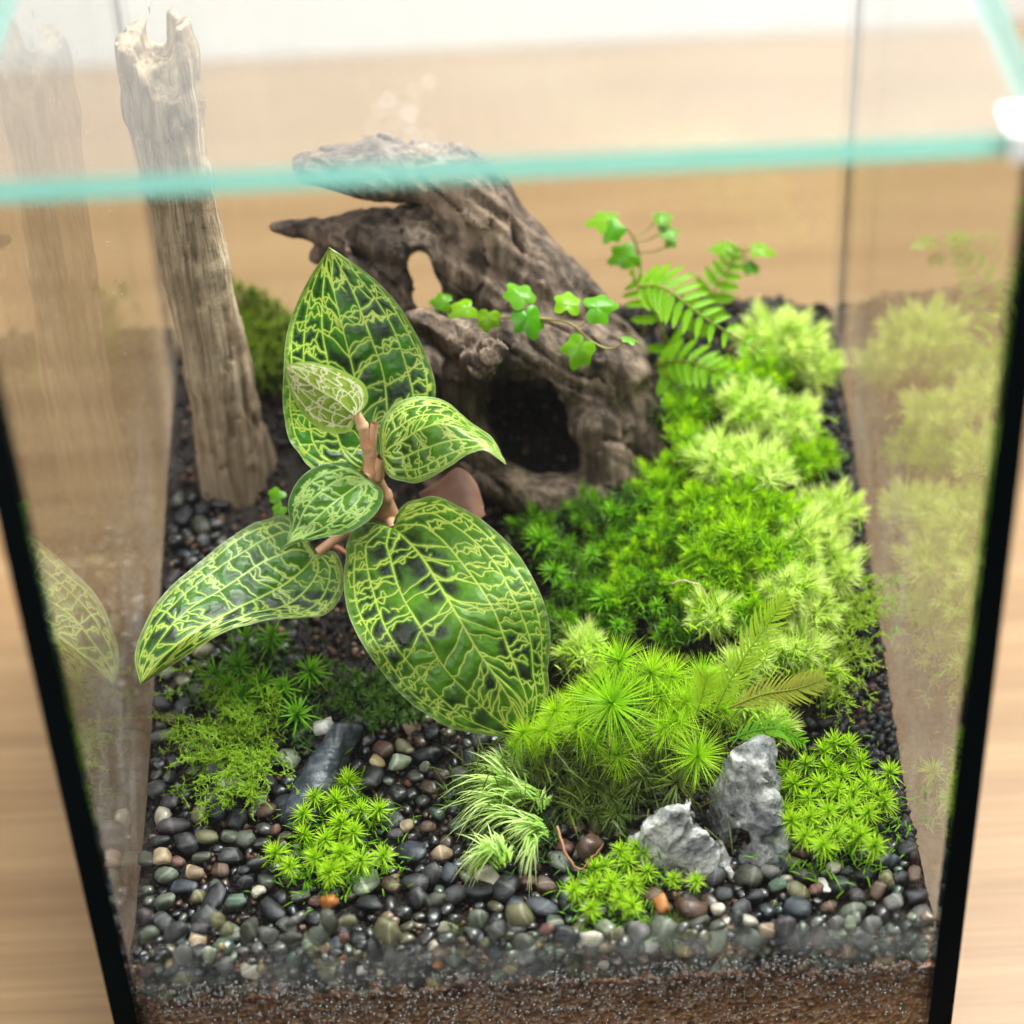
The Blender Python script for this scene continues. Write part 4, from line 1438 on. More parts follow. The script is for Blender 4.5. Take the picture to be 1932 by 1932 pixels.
domes("cushion_moss", "pale whitish lime tufted moss running along the right side", [
    (1470, 655, .80, .7), (1535, 700, .55, .35), (1410, 775, .55, .6), (1490, 800, .6, .45), (1360, 870, .5, .5), (1430, 890, .62, .5), (1560, 980, .66, .35), (1500, 1020, .6, .5), (1562, 1075, .62, .35),
    (1480, 1110, .6, .5), (1540, 1155, .5, .4), (1500, 1225, .52, .4), (1345, 1160, .42, .6), (1440, 1235, .42, .5), (1400, 1330, .36, .3), (1450, 1365, .32, .2), (1390, 1275, .4, .5), (1545, 1270, .42, .25), (1100, 1225, .36, .6)], PL_PALE, F_CARPETL, 16, scale=1.0)
domes("cushion_moss", "bright green feathery moss between the fern and the pale tufts", [
    (1310, 850, .5, .4), (1250, 920, .5, .4), (1330, 960, .6, .45), (1400, 1020, .6, .5), (1300, 1110, .5, .5), (1370, 1080, .5, .5), (1440, 960, .5, .5), (1500, 880, .5, .4), (1420, 1150, .5, .5), (1290, 780, .45, .4), (1440, 720, .5, .4), (1370, 720, .45, .35), (1250, 1010, .5, .4), (1340, 1030, .5, .45), (1200, 1060, .45, .4), (1470, 980, .5, .5), (1450, 1060, .5, .5), (1540, 860, .4, .3), (1180, 1130, .42, .45), (1390, 940, .5, .5)], PL_LIME, F_CARPET, 15)
domes("cushion_moss", "dark green feathery moss in front of the driftwood hollow", [
    (1290, 1020, .55, .35), (1200, 965, .5, .3), (1150, 1040, .5, .3), (1220, 1100, .55, .35), (1100, 1120, .5, .35), (1050, 1050, .45, .25), (1160, 1160, .48, .35), (1270, 1185, .45, .4), (1010, 1000, .4, .2), (1110, 970, .4, .2), (1210, 1030, .45, .3), (1060, 1180, .4, .4)], PL_DARK, F_DIM, 13)
def region_spots(poly, n, seed, dmin=22, lf=(.35, .85)):
    r = np.random.default_rng(seed)
    poly = np.array(poly, float)
    lo, hi = poly.min(0), poly.max(0)
    out, k = [], 0
    while len(out) < n and k < 20000:
        k += 1
        q = r.uniform(lo, hi)
        ins, j = False, len(poly) - 1
        for i in range(len(poly)):
            if (poly[i, 1] > q[1]) != (poly[j, 1] > q[1]) and q[0] < (poly[j, 0] - poly[i, 0]) * (q[1] - poly[i, 1]) / (poly[j, 1] - poly[i, 1]) + poly[i, 0]:
                ins = not ins
            j = i
        if ins and all((q[0] - a) ** 2 + (q[1] - b) ** 2 > dmin * dmin for a, b, *_ in out):
            out.append((q[0], q[1], r.uniform(.6, 1.5), lf[0] + (lf[1] - lf[0]) * r.random() ** 1.5))
    return out


clump("star_moss", "scattered deep green star sprigs in front of the driftwood hollow", region_spots([(980, 990), (1200, 900), (1330, 930), (1350, 1100), (1200, 1190), (1060, 1150)], 13, 4, 55, (.7, 1.0)), RS_STARD, .7, .6, .3)
clump("carpet_moss", "yellow-green moss mound between the upright driftwood and the large leaf", region_spots([(430, 520), (540, 570), (560, 690), (500, 690), (445, 620)], 34, 8, 18, (.5, .95)), RS_OLIVE, .8, .7, .3, part="sprig", cushion=(F_OLIVE, 700, .36, .05, .34))
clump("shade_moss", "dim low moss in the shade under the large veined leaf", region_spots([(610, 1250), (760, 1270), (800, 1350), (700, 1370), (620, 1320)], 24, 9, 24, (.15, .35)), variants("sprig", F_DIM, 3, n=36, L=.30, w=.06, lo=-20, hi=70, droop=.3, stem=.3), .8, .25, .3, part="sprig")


def stringy(name, label, strands, mat, seed, twig=.30, wid=.028, group="moss clumps"):
    """wiry branching moss; too fine to pick apart"""
    r = np.random.default_rng(seed)
    parts = []
    c = None
    for b, t, n in strands:
        b, t = np.array(b), np.array(t)
        if c is None: c = b.copy()
        for _ in range(n):
            p0 = b + r.normal(0, .12, 3) * np.array([1, 1, .3]); p1 = t + r.normal(0, .35, 3) * np.array([1, 1, .5])
            m = 26
            s = np.linspace(0, 1, m)[:, None]
            w = np.cumsum(r.normal(0, .03, (m, 3)), 0)
            path = p0 + (p1 - p0) * s + w + np.array([0, 0, .25]) * np.sin(s * 3.14)
            d = np.diff(path, axis=0)
            ln = np.linalg.norm(d, axis=1)
            parts.append(ribbons(path[:-1], d, np.zeros((1, 3)), ln * 1.3, wid, 1, pw=.2))
            # side twigs, with tiny leaves
            k = r.integers(0, m - 1, 30)
            tdir = d[k] / (ln[k][:, None] + 1e-6) * .6 + r.normal(0, .7, (30, 3)) * np.array([1, 1, .6])
            tl = r.uniform(.3, 1, 30) * twig
            parts.append(ribbons(path[k], tdir, np.zeros((1, 3)), tl, wid * .9, 2, pw=.5))
            kk = np.repeat(np.arange(30), 6)
            base = path[k][kk] + tdir[kk] / np.linalg.norm(tdir[kk], axis=1)[:, None] * (tl[kk] * r.uniform(.1, 1, 180))[:, None]
            parts.append(ribbons(base, tdir[kk] * .6 + r.normal(0, .7, (180, 3)), np.zeros((1, 3)), r.uniform(.04, .09, 180), .03, 2))
    V, F, C = cat_rib(parts)
    c[2] = float(gz(c[0], c[1]))
    root = thing(name, label, "moss", c, group)
    o = mesh_part("strands", V, F, mat, root, False, C)
    o["kind"] = "stuff"
    return root


st = []
for a, b, n in [((470, 1400), (345, 1410), 5), ((470, 1420), (330, 1460), 5), ((450, 1440), (300, 1420), 3), ((480, 1440), (400, 1500), 6), ((500, 1430), (470, 1520), 6), ((460, 1390), (400, 1340), 6), ((500, 1400), (430, 1360), 5), ((510, 1420), (520, 1500), 4), ((440, 1330), (300, 1290), 2), ((470, 1480), (430, 1530), 3), ((520, 1380), (480, 1330), 4)]:
    st.append((G(a[0], a[1], .3), G(b[0], b[1], .35), n))
stringy("stringy_moss", "wiry yellow-green branching moss sprawling over pebbles near the left glass", st, F_STRING, 3)
st = []
for a, b, n in [((1580, 1200), (1640, 1130), 5), ((1570, 1230), (1660, 1190), 5), ((1560, 1240), (1650, 1250), 4), ((1590, 1200), (1600, 1110), 4), ((1560, 1260), (1590, 1330), 4), ((1600, 1180), (1650, 1100), 4), ((1570, 1220), (1620, 1280), 4), ((1540, 1240), (1570, 1170), 4)]:
    st.append((G(a[0], a[1], .35), G(b[0], b[1], .45), n))
stringy("stringy_moss", "wiry olive moss spilling over black soil by the right glass", st, F_STRING, 5)


def feather(name, label, pts, L, mat, n=46, w=.065, group="feather moss fronds"):
    """a flat frond: curved axis with overlapping leaflets in two rows"""
    path = smooth_path(pts, n)
    T = np.gradient(path, axis=0); T /= np.linalg.norm(T, axis=1)[:, None]
    view = CAM_LOC - path.mean(0); view /= np.linalg.norm(view)
    view = view + np.array([0.2, 0, .3]); view /= np.linalg.norm(view)
    S_ = np.cross(T, view); S_ /= np.linalg.norm(S_, axis=1)[:, None]
    N_ = np.cross(S_, T)
    root = thing(name, label, "moss frond", path[0], group)
    V, F = tube_geo(path, np.linspace(.03, .012, n), 5)
    mesh_part("axis", V, F, mat, root, True, np.full((len(V), 3), .3))
    f = np.linspace(0, 1, n)
    ll = L * (.45 + .75 * np.sin(np.pi * np.clip(f * .9 + .08, 0, 1)) ** .8)
    for k in range(2, n):
        for s in (-1, 1):
            d = T[k] * .75 + s * S_[k] * .8 + N_[k] * .12 + RNG.normal(0, .07, 3)
            g = ribbons(path[k], d, T[k][None] * .18 - N_[k][None] * .12, ll[k] * RNG.uniform(.85, 1.1), w, 4, up=N_[k])
            mesh_part("leaflet", g[0], g[1], mat, root, False, g[2])
    return root


feather("feather_moss", "upright yellow-green feathery moss frond at right of the fluffy moss", [P(1345, 1345, y=4.3), P(1385, 1270, y=4.6), P(1435, 1195, y=4.9), P(1482, 1130, y=5.2)], .42, F_FEATH, 28)
feather("feather_moss", "brownish feathery moss frond pointing right below the upright frond", [P(1375, 1335, y=4.2), P(1440, 1310, y=4.3), P(1500, 1300, y=4.3), P(1552, 1283, y=4.3)], .36, F_FEATHB, 24)
feather("feather_moss", "short bright feathery frond beside the base of the upright frond", [P(1310, 1350, y=4.2), P(1325, 1310, y=4.4), P(1335, 1275, y=4.5)], .38, F_FEATH, 14)
feather("feather_moss", "dark glossy frond drooping above the white-streaked stone", [P(1375, 1395, y=4.0), P(1420, 1380, y=4.0), P(1470, 1375, y=3.9), P(1515, 1400, y=3.8)], .28, F_STARD, 18, .07)

#=============================================================== FERN AND VINE
def fern(label, pts, L, n=13, w=.20, tipw=.25):
    path = smooth_path(pts, 40)
    T = np.gradient(path, axis=0); T /= np.linalg.norm(T, axis=1)[:, None]
    view = CAM_LOC - path.mean(0); view /= np.linalg.norm(view)
    view = view + np.array([.2, .2, .5]); view /= np.linalg.norm(view)
    S_ = np.cross(T, view); S_ /= np.linalg.norm(S_, axis=1)[:, None]
    N_ = np.cross(S_, T)
    root = thing("fern_frond", label, "fern", path[0], "fern fronds")
    V, F = tube_geo(path, np.linspace(.035, .014, 40), 6)
    mesh_part("stalk", V, F, F_FEATHB, root, True, np.full((len(V), 3), .2))
    for i in range(n):
        f = .10 + .88 * i / (n - 1)
        k = min(39, int(f * 39))
        ll = L * (1 - .78 * f ** 1.6) * (0.75 + .5 * min(1, f * 3))
        for s in (-1, 1):
            d = s * S_[k] + T[k] * .35 - N_[k] * .05
            d /= np.linalg.norm(d)
            m = 9
            tt = np.linspace(0, 1, m)
            prof = w * (1 - .6 * f) * np.array([.25, .75, 1, 1, .95, .88, .75, .52, .08]) * .5
            prof = prof * (1 + .10 * np.cos(np.arange(m) * 3.14))
            ctr = path[k] + d * (ll * tt)[:, None] - N_[k] * (.10 * ll * tt ** 2)[:, None] + T[k] * (.12 * ll * tt ** 2)[:, None]
            side = np.cross(d, N_[k]); side /= np.linalg.norm(side)
            Vp = np.concatenate([ctr - side * prof[:, None] + N_[k] * .02, ctr - N_[k] * .012, ctr + side * prof[:, None] + N_[k] * .02])
            j = np.arange(m - 1)
            Fp = np.concatenate([np.stack([j, j + 1, m + j + 1, m + j], 1), np.stack([m + j, m + j + 1, 2 * m + j + 1, 2 * m + j], 1)])
            C = np.zeros((3 * m, 3)); C[:, 0] = np.tile(tt, 3) * .6 + .3; C[m:2 * m, 0] -= .3; C[:, 1] = RNG.random()
            mesh_part("leaflet", Vp, Fp, F_FERN, root, True, C)
    return root


fern("broad yellow-green fern frond pointing down right above the pale moss", [P(1200, 540, y=12.6), P(1255, 545, y=12.3), P(1330, 600, y=11.7), P(1440, 668, y=11.0)], .66, 12, .23)
fern("fern frond bent left behind the broad frond", [P(1300, 760, y=12.6), P(1240, 600, y=13.0), P(1205, 540, y=13.2), P(1190, 510, y=13.0)], .55, 8, .23)
fern("shaded fern frond below the broad one beside the driftwood", [P(1235, 690, y=12.3), P(1290, 680, y=12.0), P(1350, 700, y=11.6), P(1410, 720, y=11.2)], .56, 10, .23)
fern("lowest green fern frond drooping beside the driftwood's right end", [P(1250, 700, y=12.0), P(1285, 740, y=11.7), P(1320, 775, y=11.4), P(1350, 800, y=11.2)], .52, 9, .23)
fern("blurred back fern frond rising toward the rear glass", [P(1300, 640, y=13.4), P(1340, 560, y=13.7), P(1370, 510, y=14.0), P(1390, 470, y=14.2)], .48, 8, .3)


def lobed_leaf(p, normal, tip, size, parent, name="leaf", alt=None):
    """five-lobed leaf blade: fan of rings with a curved cross-section"""
    n = np.array(normal, float); n /= np.linalg.norm(n)
    t = np.array(tip, float); t -= n * (t @ n); t /= np.linalg.norm(t)
    s = np.cross(n, t)
    th = np.linspace(-np.pi, np.pi, 48, endpoint=False)
    j_ = RNG.normal(0, .10, 5)
    lobes = [(0 + j_[0], 1.05, .30), (.85 + j_[1], .80 + j_[2], .30), (-.9 + j_[3], .86 + j_[4], .30), (2.1, .62, .42), (-2.0, .66, .42)]
    r = np.full(48, .50)
    for a, h, w in lobes:
        dd = (th - a + np.pi) % (2 * np.pi) - np.pi
        r = np.maximum(r, .50 + (h - .50) * np.exp(-(dd / w) ** 2))
    r *= np.where(np.abs(th) > 2.75, .55, 1)
    r = np.convolve(np.r_[r[-2:], r, r[:2]], [.1, .2, .4, .2, .1], "valid")
    V, C = [p + t * 0], [(.2, .3, 0)]
    rings = 5
    rr = RNG.random()
    for k in range(1, rings + 1):
        f = k / rings
        x = np.cos(th) * r * f * size; y = np.sin(th) * r * f * size
        z = -.35 * (x * x + y * y) / size + .015 * size * np.cos(th * 5) * f - .10 * np.abs(y) * f + .03 * size * np.sin(th * 3 + rr * 6) * f
        q = p + t * x[:, None] + s * y[:, None] + n * z[:, None]
        V += list(q)
        C += [(.25 + .5 * f * (0.6 + .4 * math.cos(a * 5)), rr, 0) for a in th]
    F = []
    for j in range(48):
        F.append((0, 1 + j, 1 + (j + 1) % 48))
        for k in range(rings - 1):
            a = 1 + 48 * k
            F.append((a + j, a + 48 + j, a + 48 + (j + 1) % 48, a + (j + 1) % 48))
    return mesh_part(name, np.array(V), F, F_FIG, parent, True, np.array(C))


def vine(label, stem_pts, leaves, rad=.032):
    pts = smooth_path(stem_pts, 30)
    root = thing("creeping_vine", label, "vine", pts[0], "small lobed-leaf vines")
    V, F = tube_geo(pts, np.linspace(rad, rad * .6, 30), 6)
    mesh_part("stem", V, F, M_STEMG, root)
    for (u, v, y, size, n, tip) in leaves:
        p = P(u, v, y=y)
        size = size * .98
        o = lobed_leaf(p, n, tip, size, root)
        k = np.argmin(np.linalg.norm(pts - p, axis=1))
        q = smooth_path([pts[k], (pts[k] + p) / 2 + np.array([0, 0, -.08]), p], 8)
        V, F = tube_geo(q, .018, 5)
        mesh_part("leaf_stalk", V, F, M_STEMG, root)
    return root


M_STEMG = NT("reddish green stem")
_n = M_STEMG.noise(M_STEMG.coord(), 2.0, 3)
M_STEMG = M_STEMG.done(M_STEMG.bsdf(M_STEMG.mix(_n, (0.20, 0.24, 0.04), (0.22, 0.10, 0.03)), .5))
vine("green lobed-leaf vine trailing across the driftwood above its hollow",
     [P(850, 600, y=11.4), P(930, 600, y=11.0), P(1010, 600, y=10.6), P(1075, 610, y=10.4), P(1110, 640, y=10.2), P(1150, 658, y=10.0), P(1190, 640, y=9.9)],
     [(880, 582, 11.2, .42, (.1, -.5, .85), (-.6, -.5, .2)), (922, 600, 10.9, .40, (-.1, -.75, .6), (-.2, -.9, -.5)), (985, 560, 10.8, .48, (.2, -.45, .9), (-.4, .5, .3)), (995, 598, 10.5, .50, (.1, -.7, .7), (.2, -.6, -.4)),
      (1070, 575, 10.6, .44, (.1, -.4, .9), (.1, .7, .3)), (1125, 580, 10.5, .52, (.1, -.5, .85), (.9, .1, .1)), (1095, 655, 10.0, .50, (-.1, -.75, .65), (-.6, -.7, -.5)), (1185, 636, 9.9, .30, (.2, .3, .9), (1, -.1, .1)), (838, 570, 11.6, .34, (0, -.6, .8), (-.8, 0, .2))])
vine("blurred vine with small lobed leaves rising at the back of the tank",
     [P(1215, 640, y=13.9), P(1212, 560, y=13.9), P(1205, 480, y=14.0), P(1190, 440, y=14.0), P(1165, 420, y=14.0)],
     [(1150, 412, 14.0, .55, (.1, -.2, 1), (-1, -.1, .1)), (1160, 432, 13.7, .40, (0, -.6, .8), (-.5, -.7, -.2)), (1245, 408, 14.3, .34, (.1, -.2, 1), (1, .1, 0)), (1255, 432, 14.2, .38, (.1, -.1, 1), (1, .1, .1)), (1185, 482, 13.8, .50, (-.1, -.7, .7), (-1, -.3, -.2)), (1265, 460, 14.2, .22, (0, -.6, .8), (0, .5, .8))])
vine("pale blurred vine tip right of the fern at the back",
     [P(1330, 660, y=14.3), P(1360, 560, y=14.4), P(1385, 490, y=14.5), P(1410, 470, y=14.5)],
     [(1375, 465, 14.5, .48, (.1, -.1, 1), (-1, .1, .1)), (1430, 466, 14.5, .44, (.1, -.1, 1), (1, .1, 0)), (1412, 500, 14.3, .30, (0, -.4, .9), (.5, -.8, 0))])
vine("small bright green lobed leaves beside the lower left veined leaf",
     [P(540, 985, y=8.6), P(530, 960, y=8.7), P(522, 945, y=8.7)],
     [(524, 938, 8.7, .28, (-.1, -.6, .8), (-.6, .5, .1)), (527, 960, 8.5, .26, (-.2, -.6, .8), (-.6, -.5, -.2))])

#=============================================================== VEINED ORCHID
def mat_orchid():
    t = NT("veined orchid leaf")
    at = t.n("ShaderNodeAttribute", attribute_name="col")
    v = t.coord()
    n1 = t.noise(v, 26.0, 3, .6)
    n2 = t.noise(v, 6.0, 3, .6)
    geo = t.n("ShaderNodeNewGeometry")
    c = t.mix(t.maprange(n1, .45, .8, 0, .12), at.outputs["Color"], (0.10, 0.20, 0.03))
    c = t.mix(geo.outputs["Backfacing"], c, (0.16, 0.13, 0.085))
    b = t.bsdf(c, t.maprange(n2, .3, .7, .22, .42), t.bump(t.math("ADD", n1, n2), .25, .03), spec=.36)
    tr = t.n("ShaderNodeBsdfTranslucent")
    t.l(c, tr.inputs[0])
    return t.done(t.mixs(.28, b, tr.outputs[0]))


M_ORCH = mat_orchid()


def veined_leaf(name, label, stations, seed, parent, cup=.0, dark=1.0, vein=(0.40, 0.48, 0.08), green=(0.068, 0.18, 0.008), lv=(.36, .68, .88), dens=1.0, NU=300, NV=200, wob=.035, rim=(0.12, 0.22, 0.03), vw=.60):
    """stations: (s, L, M, R) with photo u, v and depth y for the left edge, midrib and right edge"""
    r = np.random.default_rng(seed)
    s = np.array([a[0] for a in stations])
    def curve(idx):
        pts = np.array([P(a[idx][0], a[idx][1], y=a[idx][2]) for a in stations])
        uu = np.linspace(0, 1, NU)
        # centripetal-like smooth interpolation through Catmull-Rom on non-uniform s
        k = np.clip(np.searchsorted(s, uu, side="right") - 1, 0, len(s) - 2)
        f = ((uu - s[k]) / (s[k + 1] - s[k]))[:, None]
        m = np.gradient(pts, s, axis=0)
        h = (s[k + 1] - s[k])[:, None]
        h00, h10, h01, h11 = 2 * f ** 3 - 3 * f ** 2 + 1, f ** 3 - 2 * f ** 2 + f, -2 * f ** 3 + 3 * f ** 2, f ** 3 - f ** 2
        return h00 * pts[k] + h10 * h * m[k] + h01 * pts[k + 1] + h11 * h * m[k + 1]
    Lc, Mc, Rc = curve(1), curve(2), curve(3)
    vv = np.linspace(-1, 1, NV)
    a = np.abs(vv)[None, :, None]
    side = np.where((vv < 0)[None, :, None], Lc[:, None], Rc[:, None])
    base = Mc[:, None] * (1 - a) + side * a
    # surface normal
    Tn = np.gradient(Mc, axis=0)
    Sn = Rc - Lc
    Nn = np.cross(Sn, Tn)
    Nn /= np.linalg.norm(Nn, axis=1)[:, None] + 1e-9
    Nn = np.where((Nn @ (CAM_LOC - Mc.mean(0)))[:, None] < 0, -Nn, Nn)
    k_ = np.ones(9) / 9
    Nn = np.stack([np.convolve(np.pad(Nn[:, i], 4, mode="edge"), k_, "valid") for i in range(3)], 1)
    Nn /= np.linalg.norm(Nn, axis=1)[:, None] + 1e-9
    hwL = np.linalg.norm(Lc - Mc, axis=1); hwR = np.linalg.norm(Rc - Mc, axis=1)
    arc = np.concatenate([[0], np.cumsum(np.linalg.norm(np.diff(Mc, axis=0), axis=1))])
    LEN = arc[-1]
    hw = np.where((vv < 0)[None, :], hwL[:, None], hwR[:, None])
    GX = np.broadcast_to(arc[:, None], (NU, NV)); GYm = vv[None, :] * hw
    D = np.full((NU, NV), 9.0)        # distance to veins minus their half width
    def stamp(path, wd, vw=vw):
        # path: (n,2) in (u, v) parameters
        n = len(path)
        for q in range(n - 1):
            (u0, v0), (u1, v1) = path[q], path[q + 1]
            i0 = int(max(0, min(u0, u1) * (NU - 1) - 12)); i1 = int(min(NU, max(u0, u1) * (NU - 1) + 13))
            j0 = int(max(0, (min(v0, v1) + 1) / 2 * (NV - 1) - 12)); j1 = int(min(NV, (max(v0, v1) + 1) / 2 * (NV - 1) + 13))
            if i1 <= i0 or j1 <= j0: continue
            um = min(NU - 1, max(0, int((u0 + u1) / 2 * (NU - 1))))
            h_ = hwL[um] if v0 + v1 < 0 else hwR[um]
            A = np.array([u0 * LEN, v0 * h_]); B = np.array([u1 * LEN, v1 * h_])
            px = np.linspace(0, 1, NU)[i0:i1, None] * LEN - A[0]; py = vv[None, j0:j1] * h_ - A[1]
            dx, dy = B - A
            tt = np.clip((px * dx + py * dy) / (dx * dx + dy * dy + 1e-9), 0, 1)
            d = np.hypot(px - tt * dx, py - tt * dy) - wd[q] * vw
            D[i0:i1, j0:j1] = np.minimum(D[i0:i1, j0:j1], d)
    us = np.linspace(0.02, .99, 70)
    lvs = [0.0] + [x for x in lv]
    curves = {}
    for sgn in (-1, 1):
        for q, v0 in enumerate(lvs):
            if q == 0 and sgn == 1: continue
            f = np.clip((us - .02) / .12, 0, 1) ** .6 if q else np.ones(70)
            wv = sgn * v0 * (0.25 + .75 * f) + .012 * np.sin(us * 17 + 3 * q + seed) * (q > 0)
            pth = np.stack([us, wv], 1)
            w_ = np.interp(us, [0, .5, 1], [.026, .020, .010]) if q == 0 else np.interp(us, [0, .5, 1], [.020, .017, .010]) * (.8 if q > 1 else 1)
            stamp(pth, w_)
    hmid = .5 * (np.interp(.5, np.linspace(0, 1, NU), hwL) + np.interp(.5, np.linspace(0, 1, NU), hwR))
    for sgn in (-1, 1):
        for q in range(len(lvs)):
            va = lvs[q]; vb = lvs[q + 1] if q + 1 < len(lvs) else min(.965, lvs[q] + .09)
            u = .03 + r.uniform(0, .02)
            while u < .95:
                # bundles of one to three cross veins, then a dark gap
                for _ in range(r.integers(1, 4) if q < 2 else r.integers(1, 3)):
                    m = 16
                    gap = (vb - va) * hmid
                    slope = (.75 if q == 0 else .30) * r.uniform(.3, 1.5)
                    t_ = np.linspace(0, 1, m)
                    wig = sum(r.normal(0, 1) * np.sin(t_ * w_ + r.uniform(0, 6.3)) / w_ ** .7 for w_ in (4, 9, 16))
                    wig = (wig - wig[0]) * .055 * min(1.0, gap * 2 + .3) / LEN * (1 if q < 2 else .6)
                    pu = u + slope * gap / LEN * t_ ** .75 + wig * 2.2
                    pv = va + (vb - va) * t_
                    w0 = r.uniform(.010, .018)
                    cut_ = m if r.random() > .14 else r.integers(7, m)
                    wd_ = np.linspace(w0 * 1.1, w0 * .9, m) * (1 + .12 * r.normal(size=m).clip(-1, 1))
                    stamp(np.stack([np.clip(pu, 0, .985), sgn * pv], 1)[:cut_], wd_)
                    for _ in range(r.integers(0, 3)):          # forks that rejoin or fade
                        k0 = r.integers(2, m - 5)
                        m2 = r.integers(4, m - k0 + 1)
                        amp_ = r.choice([-1, 1]) * r.uniform(.05, .16) / LEN
                        sh_ = np.sin(np.linspace(0, 3.14, m2)) if r.random() < .6 else np.linspace(0, 1, m2) * 1.3
                        fu = pu[k0:k0 + m2] + amp_ * sh_ + np.cumsum(r.normal(0, .006, m2)) / LEN * 2
                        stamp(np.stack([np.clip(fu, 0, .985), sgn * pv[k0:k0 + m2]], 1), np.full(m2, w0 * .75))
                    if r.random() < .4:                        # short blind spur
                        k0 = r.integers(2, m - 2)
                        stamp(np.array([[pu[k0], sgn * pv[k0]], [np.clip(pu[k0] + r.uniform(.04, .10) / LEN, 0, .985), sgn * (pv[k0] + r.normal(0, .035))]]), [w0 * .8, w0 * .6])
                    u += r.uniform(.07, .15) / LEN / dens
                u += r.uniform(.13, .34) / LEN / dens * (1 if q < 2 else .6)
    Pm = np.stack([GX, GYm, np.full_like(GX, seed * 3.3)], -1)
    nn = fbm(Pm * 1.5, 3, seed)
    n2 = fbm(Pm * 4.0, 3, seed + 5)
    dk = np.clip((D - .018) / .035, 0, 1) * np.clip(.38 + nn * 2.1, 0, 1) * dark
    dkc = np.array([0.011, 0.017, 0.009])
    C = np.array(green)[None, None] * (1 + .35 * n2[..., None]) * (1 - dk[..., None]) + dkc * dk[..., None]
    m = np.clip(1 - D / .010, 0, 1)[..., None]
    vc = np.array(vein) * (1 + .15 * nn[..., None])
    halo = np.clip(1 - D / .022, 0, 1)[..., None] * .30
    C = C * (1 - halo) + np.array([0.06, 0.22, 0.01]) * halo
    C = C * (1 - m) + vc * m
    # plain green rim and pale edge line
    av = np.abs(vv)[None, :] * np.ones((NU, 1))
    dist_edge = (1 - av) * hw
    rm = np.clip(1 - (dist_edge - .05) / .06, 0, 1)[..., None]
    C = C * (1 - rm * .8) + np.array(rim) * rm * .8
    ed = np.clip(1 - dist_edge / .025, 0, 1)[..., None]
    C = C * (1 - ed * .7) + np.array([0.34, 0.40, 0.16]) * ed * .7
    # relief: cells puffed between sunken veins, gentle cup, wavy rim
    relief = .026 * np.clip(D, 0, .12) / .12 + .016 * n2
    prof = cup * (av ** 2) * hw
    wave = .05 * (av ** 3) * np.sin(GX * 3.1 + seed + np.sign(vv)[None] * 1.3)
    pos = base + Nn[:, None] * (relief + prof + wave)[..., None]
    # round the heart-shaped base: nothing special, the stations carry it
    I = np.arange(NU * NV).reshape(NU, NV)
    F = np.stack([I[:-1, :-1], I[:-1, 1:], I[1:, 1:], I[1:, :-1]], -1).reshape(-1, 4)
    Vf = pos.reshape(-1, 3)
    e1 = Vf[F[NU * NV // 2 % len(F), 1]] - Vf[F[NU * NV // 2 % len(F), 0]]
    e2 = Vf[F[NU * NV // 2 % len(F), 3]] - Vf[F[NU * NV // 2 % len(F), 0]]
    if np.cross(e1, e2) @ Nn[NU // 2] < 0:
        F = F[:, ::-1].copy()
    o = mesh_part(name, Vf, F, M_ORCH, parent, True, C.reshape(-1, 3))
    o["label"] = label
    return o


OB = G(735, 1040)
OB = np.array([5.12, 8.25, float(gz(5.12, 8.25))])
orchid = thing("veined_orchid", "orchid with dark green gold-netted leaves standing left of centre", "plant", OB)

# large upright leaf at the back
veined_leaf("leaf", "largest upright leaf with wet shining tip", [
    (0.0, (690, 893, 8.2), (690, 892, 8.2), (691, 893, 8.2)),
    (.06, (610, 895, 8.0), (690, 872, 8.3), (770, 870, 8.1)),
    (.16, (560, 850, 8.2), (689, 838, 8.6), (808, 812, 8.3)),
    (.32, (537, 780, 8.6), (681, 775, 8.95), (822, 745, 8.7)),
    (.50, (536, 690, 9.0), (664, 690, 9.3), (812, 688, 9.1)),
    (.66, (543, 622, 9.4), (646, 618, 9.6), (780, 620, 9.5)),
    (.82, (571, 548, 9.8), (630, 550, 9.95), (725, 545, 9.9)),
    (.93, (600, 497, 10.1), (623, 500, 10.2), (667, 496, 10.15)),
    (1.0, (620, 467, 10.3), (620, 466, 10.3), (621, 467, 10.3))], 3, orchid, cup=.10, lv=(.36, .70, .90), dens=.9, dark=.95, green=(0.035, 0.15, 0.006))
# young leaf
veined_leaf("leaf", "small young leaf with dense pale veins", [
    (0.0, (672, 785, 7.9), (672, 785, 7.9), (672, 785, 7.9)),
    (.10, (690, 766, 7.8), (662, 778, 7.8), (660, 806, 7.75)),
    (.28, (690, 728, 7.7), (638, 757, 7.75), (628, 810, 7.55)),
    (.50, (652, 697, 7.6), (608, 739, 7.65), (588, 796, 7.4)),
    (.72, (606, 680, 7.5), (575, 717, 7.5), (556, 758, 7.3)),
    (.90, (562, 680, 7.4), (549, 699, 7.4), (541, 718, 7.3)),
    (1.0, (538, 691, 7.35), (538, 692, 7.35), (538, 693, 7.35))], 5, orchid, cup=.12, dark=.22, vein=(0.95, 0.90, 0.58), green=(0.32, 0.44, 0.06), dens=1.1, NU=190, NV=130, lv=(.42, .76), rim=(.34, .52, .07), vw=.5)
